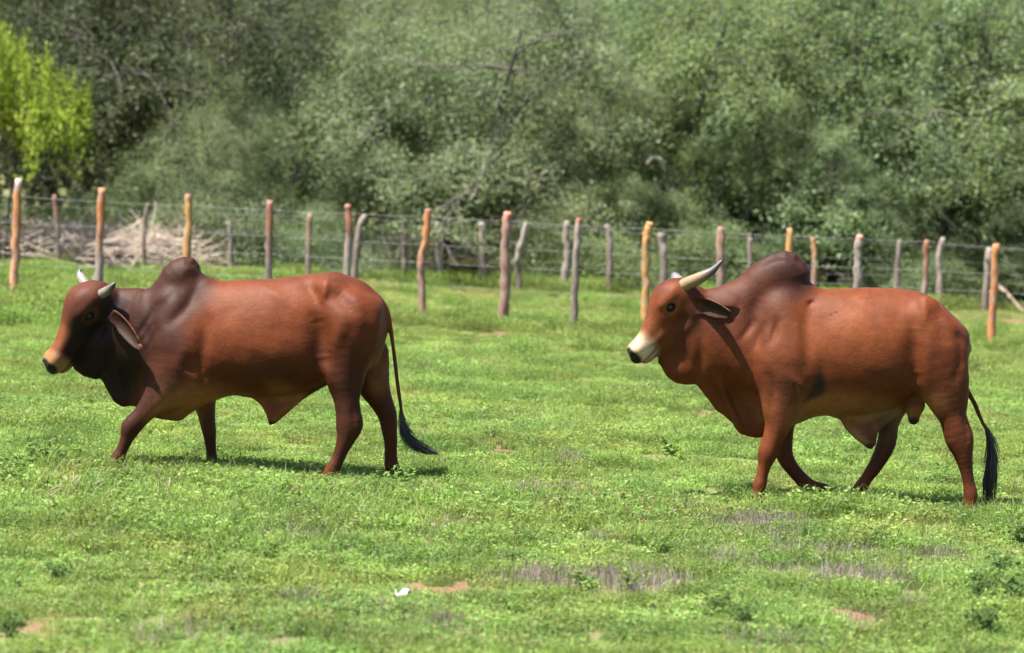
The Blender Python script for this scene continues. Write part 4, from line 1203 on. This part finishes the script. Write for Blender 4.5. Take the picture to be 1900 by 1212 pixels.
k_.l(k_.bump(kw.outputs['Fac'], .2, .004), k_.b.inputs['Normal'])
M_HORN = k_.m
b_ = NT('tail_hair'); b_.b.inputs['Base Color'].default_value = (.016, .014, .017, 1); b_.b.inputs['Roughness'].default_value = .4
M_BLACKHAIR = b_.m

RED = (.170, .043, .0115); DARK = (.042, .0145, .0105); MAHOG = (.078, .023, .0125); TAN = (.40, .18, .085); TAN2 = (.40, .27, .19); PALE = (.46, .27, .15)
LEFT = dict(
    Y=22.0, span=(60, 830), seed=3.1, hooves=[(.24, .085, .038), (.03, .018, .015), (.20, .075, .035), (.24, .11, .06)], coat=RED, pastern=(.15, .042, .018),
    torso=[(262, 610, 700, .05), (276, 575, 745, .14), (300, 552, 766, .20), (340, 540, 772, .25), (385, 523, 750, .28), (425, 520.5, 735, .30),
           (470, 519, 733, .315), (520, 516, 735, .315), (560, 511.5, 728, .305), (600, 506.5, 712, .285), (625, 504.6, 702, .27),
           (650, 513, 698, .255), (680, 526, 690, .235), (700, 545, 672, .20), (712, 559, 645, .14), (720, 590, 612, .05)],
    neck=[(196, 612, 66, .12), (240, 619, 74, .15), (300, 634, 86, .21)],
    pillows=[
        ([(150, 640), (138, 683), (156, 697), (177, 702), (188, 699), (192, 706), (198, 723), (212, 744), (229, 756), (243, 754), (264, 757), (288, 771),
          (330, 772), (345, 700), (280, 620), (200, 610)], .055, .11, .07),
        ([(284, 560), (291, 523), (302, 499), (318, 484.5), (341, 476.5), (360, 479), (370, 491), (374, 508), (388, 521), (400, 560), (345, 620), (290, 600)], .135, .16, .08),
        ([(440, 715), (452, 731), (469, 736), (480, 748), (489, 759), (494, 772), (500, 790), (512, 786), (528, 772), (559, 744), (612, 706), (580, 690)], .045, .07, .05),
    ],
    muscles=[(338, 616, .14, .30, .115, .16, -1.25, .10), (325, 690, .17, .16, .10, .15, 0, .06), (645, 612, .15, .19, .135, .23, 0, .09),
             (617, 648, .19, .11, .075, .17, .25, .06), (694, 572, .12, .06, .06, .06, 0, .08), (612, 536, .17, .06, .04, .05, 0, .12),
             (480, 640, .19, .36, .125, .24, 0, .08)],
    lumps=[(497, 757, 0, .03, .03, .025, 0, .02)],
    legs=[(-.20, [(338, 650, 50), (330, 690, 42), (308, 722, 32), (282, 750, 23.5), (262, 772, 18), (244, 792, 19), (236, 812, 12.5), (226, 835, 10.8), (219, 849, 12.5), (210, 861, 11), (204, 871, 12.5), (201, 880, 14)]),
          (.20, [(372, 700, 34), (379, 740, 23), (383, 770, 17), (388, 800, 13.5), (390, 818, 11), (392, 838, 9.5), (394, 856, 11), (394, 866, 10.5), (392, 876, 12), (391, 886, 13)]),
          (-.21, [(650, 600, 52), (642, 650, 44), (641, 700, 35), (643, 737, 25.5), (646, 765, 24), (648, 788, 25.5), (643, 810, 18.5), (635, 832, 13.8), (627, 852, 12), (618, 869, 13.5), (612, 881, 12.5), (608, 892, 13.5)]),
          (.20, [(680, 660, 42), (692, 712, 30), (706, 742, 23), (718, 768, 19), (722, 792, 16), (725, 821, 12.5), (725, 846, 12), (727, 865, 13.5), (734, 877, 11.5), (742, 888, 13)])],
    head=dict(O=(199, 552), down=53, yaw=22, scale=1.06, dy=0.0, tilt=16),
    ears=[dict(base=(206, 582), by=-.19, tip=(263, 650), ty=-.36, n=(-.45, -.85, -.05), w=.046)],
    horns=[dict(path=[(184, 548, -.155), (194, 543, -.18), (206, 533, -.20), (214, 524, -.21)], r=.040, pale=(.13, .115, .088), dark=(.025, .022, .022), split=.62),
           dict(path=[(158, 528, .07), (151, 516, .09), (148, 506, .10), (149, 499, .10)], r=.036, pale=(.24, .21, .18), dark=(.04, .036, .04), split=.68)],
    tail=[(688, 546, 8), (706, 560, 7), (717, 577, 5.5), (723, 600, 4.6), (731, 655, 4), (738, 715, 3.6), (744, 757, 3.4), (747, 775, 3.4)], tail_y=-.02,
    switch=[(744, 752, 3), (745, 775, 7), (751, 800, 11), (765, 820, 14), (785, 834, 12), (808, 843, 6)],
    creases=[([(371, 512), (354, 556), (332, 584), (311, 604)], .014, .013, .025, True),
             ([(279, 586), (270, 602), (257, 622)], .008, .010, .014, True), ([(285, 598), (274, 616), (262, 640)], .008, .009, .014, True), ([(292, 606), (284, 626), (274, 650)], .008, .007, .014, True),
             ([(300, 560), (288, 575), (281, 590)], .016, .014, .02, True), ([(320, 545), (306, 562), (296, 580)], .012, .008, .016, True),
             ([(386, 590), (380, 635), (368, 688)], .02, .016, .035, True), ([(345, 640), (333, 668), (326, 696)], .02, .008, .03, False),
             ([(606, 519), (602, 540), (597, 560)], .010, .017, .018, False), ([(566, 532), (582, 544), (589, 562)], .025, .018, .03, True), ([(490, 532), (518, 550), (548, 578)], .016, .009, .025, False),
             ([(620, 546), (638, 562), (654, 582)], .022, .018, .03, True), ([(642, 588), (630, 618), (617, 650)], .022, .014, .035, False), ([(676, 572), (684, 606), (680, 650)], .018, .011, .03, True),
             ([(664, 640), (661, 690), (656, 730)], .014, .009, .025, True), ([(588, 585), (597, 625), (603, 672)], .03, .038, .045, True), ([(604, 680), (612, 702), (616, 724)], .010, .010, .018, False),
             ([(212, 600), (214, 640), (200, 680), (186, 697)], .012, .012, .03, True), ([(354, 692), (363, 706), (366, 716)], .012, .014, .02, False), ([(350, 489), (362, 492), (369, 500)], .01, .012, .015, True),
             ([(344, 676), (356, 692), (364, 712)], .010, .008, .016, True), ([(200, 640), (206, 690), (222, 738)], .010, .010, .02, True), ([(222, 650), (232, 700), (244, 742)], .010, .009, .02, True),
             ([(652, 756), (656, 775), (660, 796)], .008, .007, .012, True), ([(470, 600), (520, 612), (560, 616)], .015, .004, .05, True)],
    folds=[((215, 735, .10, .16), 34, 20, .0035), ((265, 620, .09, .18), 55, 34, .0022), ((480, 640, .35, .22), 8, 26, .0012)],
    paint=[(455, 575, 95, 55, .1, (.195, .052, .014), .8, .7), (565, 560, 60, 40, 0, (.20, .052, .014), .5, .7), (650, 680, 60, 70, .2, (.095, .026, .010), .75, .6), (335, 520, 62, 70, 0, DARK, .9, .35), (290, 600, 60, 75, .6, DARK, .85, .45), (240, 640, 60, 110, 0, DARK, .85, .35), (215, 720, 50, 60, 0, (.026, .009, .007), .85, .4),  # paler lit ribs and darker shaded thigh are light painted into the coat
           (190, 590, 70, 110, 0, MAHOG, .8, .35), (310, 690, 50, 40, .9, MAHOG, .6, .5), (285, 740, 34, 85, -.75, (.050, .0155, .010), .85, .4), (228, 835, 26, 60, -.5, (.055, .017, .010), .85, .5),
           (500, 690, 85, 34, .12, (.062, .018, .009), .65, .8), (650, 780, 44, 125, 0, (.062, .019, .010), .9, .45), (725, 790, 40, 90, 0, (.085, .026, .014), .7, .4),  # lower flank: darker hair with its shade painted in
           (640, 508, 70, 14, -.3, MAHOG, .55, .7), (390, 760, 150, 46, -.15, TAN, .9, .5), (552, 752, 56, 26, -.65, TAN, .8, .5), (205, 680, 60, 85, .2, (.015, .006, .005), .93, .55), (160, 640, 40, 60, 0, (.016, .006, .005), .8, .5), (700, 700, 22, 36, 0, TAN, .55, .6),  # near-black throat, dewlap and cheek: dark coat deepened by painted shade
           (389, 700, 4.5, 3, .3, (.34, .13, .075), .8, .6), (503, 788, 9, 8, 0, (.04, .025, .02), .9, .4), (391, 815, 24, 60, 0, (.06, .019, .012), .8, .4), (230, 618, 14, 34, .75, (.40, .17, .075), .0, .3)],
    face=[(.20, -.06, 0, .34, .22, .3, (.016, .006, .005), .95, .25), (.20, .22, 0, .26, .10, .085, (.125, .034, .018), .85, .4), (.45, .10, 0, .16, .06, .07, (.24, .078, .028), .85, .5),  # cheek starts near black: dark coat plus shade put into the colour
          (.58, .0, 0, .072, .11, .15, PALE, .9, .4), (.635, .03, 0, .045, .062, .10, (.018, .016, .018), 1, .2), (.56, -.062, 0, .12, .006, .2, (.05, .02, .015), .8, .4),
          (.185, .094, .13, .064, .052, .06, (.20, .068, .024), .5, .5), (.195, .086, .13, .040, .032, .05, (.012, .008, .007), 1, .25)],
)
RIGHT = dict(
    Y=21.8, span=(1140, 1880), seed=7.7, hooves=[(.04, .024, .02), (.012, .011, .011), (.17, .06, .028), (.012, .011, .011)], coat=(.178, .048, .014), pastern=(.14, .04, .018),
    torso=[(1398, 620, 745, .05), (1414, 585, 790, .13), (1440, 560, 800, .20), (1480, 543, 786, .265), (1512, 537.5, 774, .295), (1560, 535.5, 769, .325),
           (1600, 534, 770, .335), (1650, 535, 758, .325), (1690, 538, 740, .305), (1717, 546, 730, .285), (1744, 562, 722, .26),
           (1765, 582, 710, .23), (1782, 598, 690, .185), (1794, 620, 668, .12), (1800.5, 640, 650, .045)],
    neck=[(1285, 612, 62, .115), (1345, 625, 84, .165), (1420, 645, 98, .23)],
    pillows=[
        ([(1240, 620), (1222, 672), (1240, 690), (1258, 705), (1277, 709), (1291, 705), (1300, 712), (1312, 736), (1331, 764), (1357, 786), (1373, 805), (1404, 813), (1430, 806),
          (1440, 700), (1400, 600), (1300, 570)], .060, .11, .07),
        ([(1340, 560), (1352, 535), (1370, 520), (1386, 500), (1409, 482), (1432, 470.5), (1455, 465.5), (1476, 470), (1494, 486), (1503, 504), (1500, 524), (1508, 538), (1520, 570), (1450, 630), (1360, 610)], .15, .18, .08),
        ([(1540, 750), (1548, 769), (1559, 778), (1568, 796), (1587, 815), (1600, 824), (1616, 834), (1625, 824), (1629, 802), (1647, 786), (1679, 767), (1705, 735), (1640, 720)], .048, .07, .05),
    ],
    muscles=[(1462, 626, .15, .32, .12, .17, -1.25, .10), (1452, 690, .18, .17, .11, .15, 0, .06), (1736, 648, .15, .17, .135, .22, 0, .09),
             (1716, 690, .17, .10, .08, .16, .2, .07), (1778, 622, .11, .05, .06, .06, 0, .08), (1714, 566, .20, .06, .04, .06, 0, .10),
             (1600, 650, .20, .38, .135, .26, 0, .08)],
    lumps=[(1694, 750, -.08, .078, .07, .09, 0, .03), (1693, 774, -.08, .042, .04, .05, 0, .025), (1268, 686, -.01, .115, .062, .078, .15, .07), (1612, 822, 0, .028, .028, .03, 0, .02)],
    legs=[(-.21, [(1462, 670, 54), (1458, 715, 46), (1450, 750, 35), (1444, 785, 25), (1433, 818, 19.5), (1424, 842, 19), (1419, 862, 12.5), (1414, 882, 10.8), (1410, 899, 12.5), (1408, 911, 11.5), (1406, 923, 13.5)]),
          (.20, [(1452, 750, 34), (1452, 795, 22), (1453, 825, 18), (1457, 848, 16), (1472, 872, 13.5), (1491, 893, 13.5), (1508, 906, 14.5), (1523, 912, 16), (1535, 916, 15.5), (1543, 921, 11)]),
          (-.21, [(1726, 632, 52), (1746, 690, 49), (1757, 735, 38), (1767, 772, 26.5), (1780, 813, 26.5), (1787, 842, 18.5), (1793, 872, 12.4), (1798, 898, 10.8), (1801, 918, 13), (1801, 936, 12.5), (1800, 953, 14.5)]),
          (.16, [(1688, 680, 40), (1664, 740, 28), (1650, 785, 19), (1645, 822, 18.5), (1628, 858, 14.5), (1609, 886, 12), (1596, 906, 13), (1586, 921, 13), (1578, 932, 13)])],
    head=dict(O=(1285, 548), down=48.5, yaw=12, scale=1.0, dy=-.01),
    ears=[dict(base=(1286, 560), by=-.13, tip=(1364, 589), ty=-.33, n=(.05, -.85, -.35), w=.050)],
    horns=[dict(path=[(1264, 534, -.10), (1277, 526, -.14), (1300, 515, -.20), (1322, 502, -.23), (1340, 483, -.24)], r=.051, pale=(.21, .14, .078), dark=(.05, .045, .05), split=.62),
           dict(path=[(1266, 534, .10), (1258, 522, .17), (1252, 512, .22), (1249, 507, .24)], r=.048, pale=(.16, .14, .125), dark=(.10, .10, .11), split=.5)],
    tail=[(1766, 602, 8), (1778, 630, 7), (1783, 668, 6), (1791, 716, 5.2), (1808, 748, 4.2), (1816, 768, 3.8), (1824, 786, 3.4), (1829, 796, 3.2)], tail_y=.03,
    switch=[(1825, 784, 3), (1831, 800, 7), (1838, 825, 11), (1840, 850, 13), (1838, 880, 12), (1836, 905, 10), (1838, 938, 6)],
    creases=[([(1404, 548), (1398, 580), (1392, 602)], .022, .012, .03, True), ([(1402, 594), (1388, 612), (1374, 632)], .010, .012, .016, True), ([(1446, 590), (1438, 615), (1430, 642)], .010, .012, .016, True),
             ([(1372, 560), (1360, 585), (1352, 606)], .010, .008, .018, True), ([(1420, 600), (1410, 622), (1402, 646)], .010, .007, .016, True),
             ([(1502, 572), (1494, 612), (1498, 655), (1494, 690)], .018, .014, .03, True), ([(1500, 566), (1510, 560)], .008, .012, .010, True),
             ([(1712, 547), (1716, 575), (1714, 604)], .012, .012, .022, False), ([(1734, 584), (1745, 610), (1756, 634)], .022, .022, .03, True), ([(1776, 622), (1786, 634)], .014, .009, .02, True),
             ([(1782, 640), (1780, 676), (1770, 712)], .014, .009, .025, True), ([(1700, 600), (1698, 650), (1703, 705)], .028, .032, .045, True), ([(1722, 640), (1718, 672), (1716, 700)], .02, .010, .03, False),
             ([(1412, 492), (1432, 480), (1455, 476), (1478, 484), (1490, 494)], .010, .024, .014, True), ([(1560, 545), (1620, 546), (1690, 552)], .016, .006, .03, True),
             ([(1370, 700), (1384, 740), (1392, 780)], .014, .014, .022, True), ([(1318, 700), (1340, 752), (1364, 790)], .010, .016, .014, True), ([(1332, 704), (1352, 752), (1380, 800)], .008, .014, .014, False),
             ([(1346, 690), (1364, 745), (1388, 800)], .010, .014, .016, True), ([(1292, 590), (1301, 625), (1302, 660), (1298, 690)], .012, .013, .025, True),
             ([(1426, 692), (1436, 722), (1432, 760)], .012, .010, .02, True), ([(1470, 700), (1484, 716), (1492, 732)], .010, .012, .018, False), ([(1786, 782), (1792, 800), (1796, 822)], .008, .008, .012, True)],
    folds=[((1340, 740, .12, .20), 40, 14, .0038), ((1400, 600, .16, .16), 36, 30, .0022), ((1600, 640, .35, .22), 6, 24, .0011)],
    paint=[(1590, 610, 120, 60, 0, (.215, .061, .017), .8, .7), (1600, 700, 110, 36, 0, (.14, .037, .012), .6, .7), (1745, 730, 60, 70, 0, (.105, .029, .012), .7, .6), (1440, 500, 85, 60, 0, (.036, .0125, .0095), .95, .35), (1385, 560, 75, 60, .5, (.105, .032, .017), .8, .45), (1310, 560, 50, 60, 0, (.095, .028, .015), .7, .4),  # sunlit ribs, shaded lower flank and thigh painted over the coat colour
           (1440, 640, 40, 70, 0, (.15, .044, .017), .6, .5), 
           (1545, 765, 125, 42, -.1, TAN, .85, .6), (1625, 800, 60, 36, .5, TAN2, .95, .5), (1720, 745, 34, 24, .6, TAN, .7, .5), (1692, 782, 12, 10, 0, (.025, .02, .02), 1, .4), (1614, 832, 12, 10, 0, (.04, .03, .03), .95, .4),
           (1455, 720, 34, 30, 0, (.085, .025, .012), .5, .6), (1545, 576, 3, 2, 0, (.03, .012, .01), .8, .4), (1536, 581, 4, 1.6, .3, (.03, .012, .01), .8, .4), (1473, 716, 2, 9, .5, (.3, .16, .11), .5, .5),
           (1645, 850, 40, 80, 0, (.075, .021, .010), .8, .4), (1470, 870, 50, 70, 0, (.095, .027, .012), .7, .4), (1785, 830, 40, 90, 0, (.10, .029, .013), .6, .4), (1540, 916, 16, 18, 0, (.035, .03, .03), 1, .3), (1800, 935, 20, 16, 0, (.24, .075, .03), .7, .4)],
    patches=[([(1522, 682), (1529, 700), (1533, 726), (1524, 736), (1508, 740), (1492, 746), (1498, 732), (1506, 716), (1514, 698)], (.024, .020, .021), .88, .026)],
    face=[(.08, .19, 0, .12, .09, .10, (.095, .027, .014), .75, .5), (.10, -.12, 0, .30, .12, .3, (.085, .026, .013), .7, .5), (.42, .05, 0, .14, .14, .15, (.24, .082, .035), .6, .6), (.56, .02, 0, .105, .125, .15, (.70, .59, .48), 1, .48),
          (.635, .02, 0, .05, .085, .10, (.02, .018, .02), 1, .2), (.56, -.062, 0, .12, .006, .2, (.10, .04, .025), .8, .4), (.555, -.095, 0, .08, .03, .1, (.35, .26, .2), .6, .5),
          (.19, .09, .13, .068, .056, .06, (.30, .11, .04), .75, .5), (.195, .086, .13, .040, .032, .05, (.012, .008, .007), 1, .25)],
)
HERD = 'red humped bulls walking across the pasture'
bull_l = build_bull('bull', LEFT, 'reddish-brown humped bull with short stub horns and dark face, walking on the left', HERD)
bull_r = build_bull('bull', RIGHT, 'reddish-brown humped bull with white muzzle, long curved horn and black flank patch', HERD)
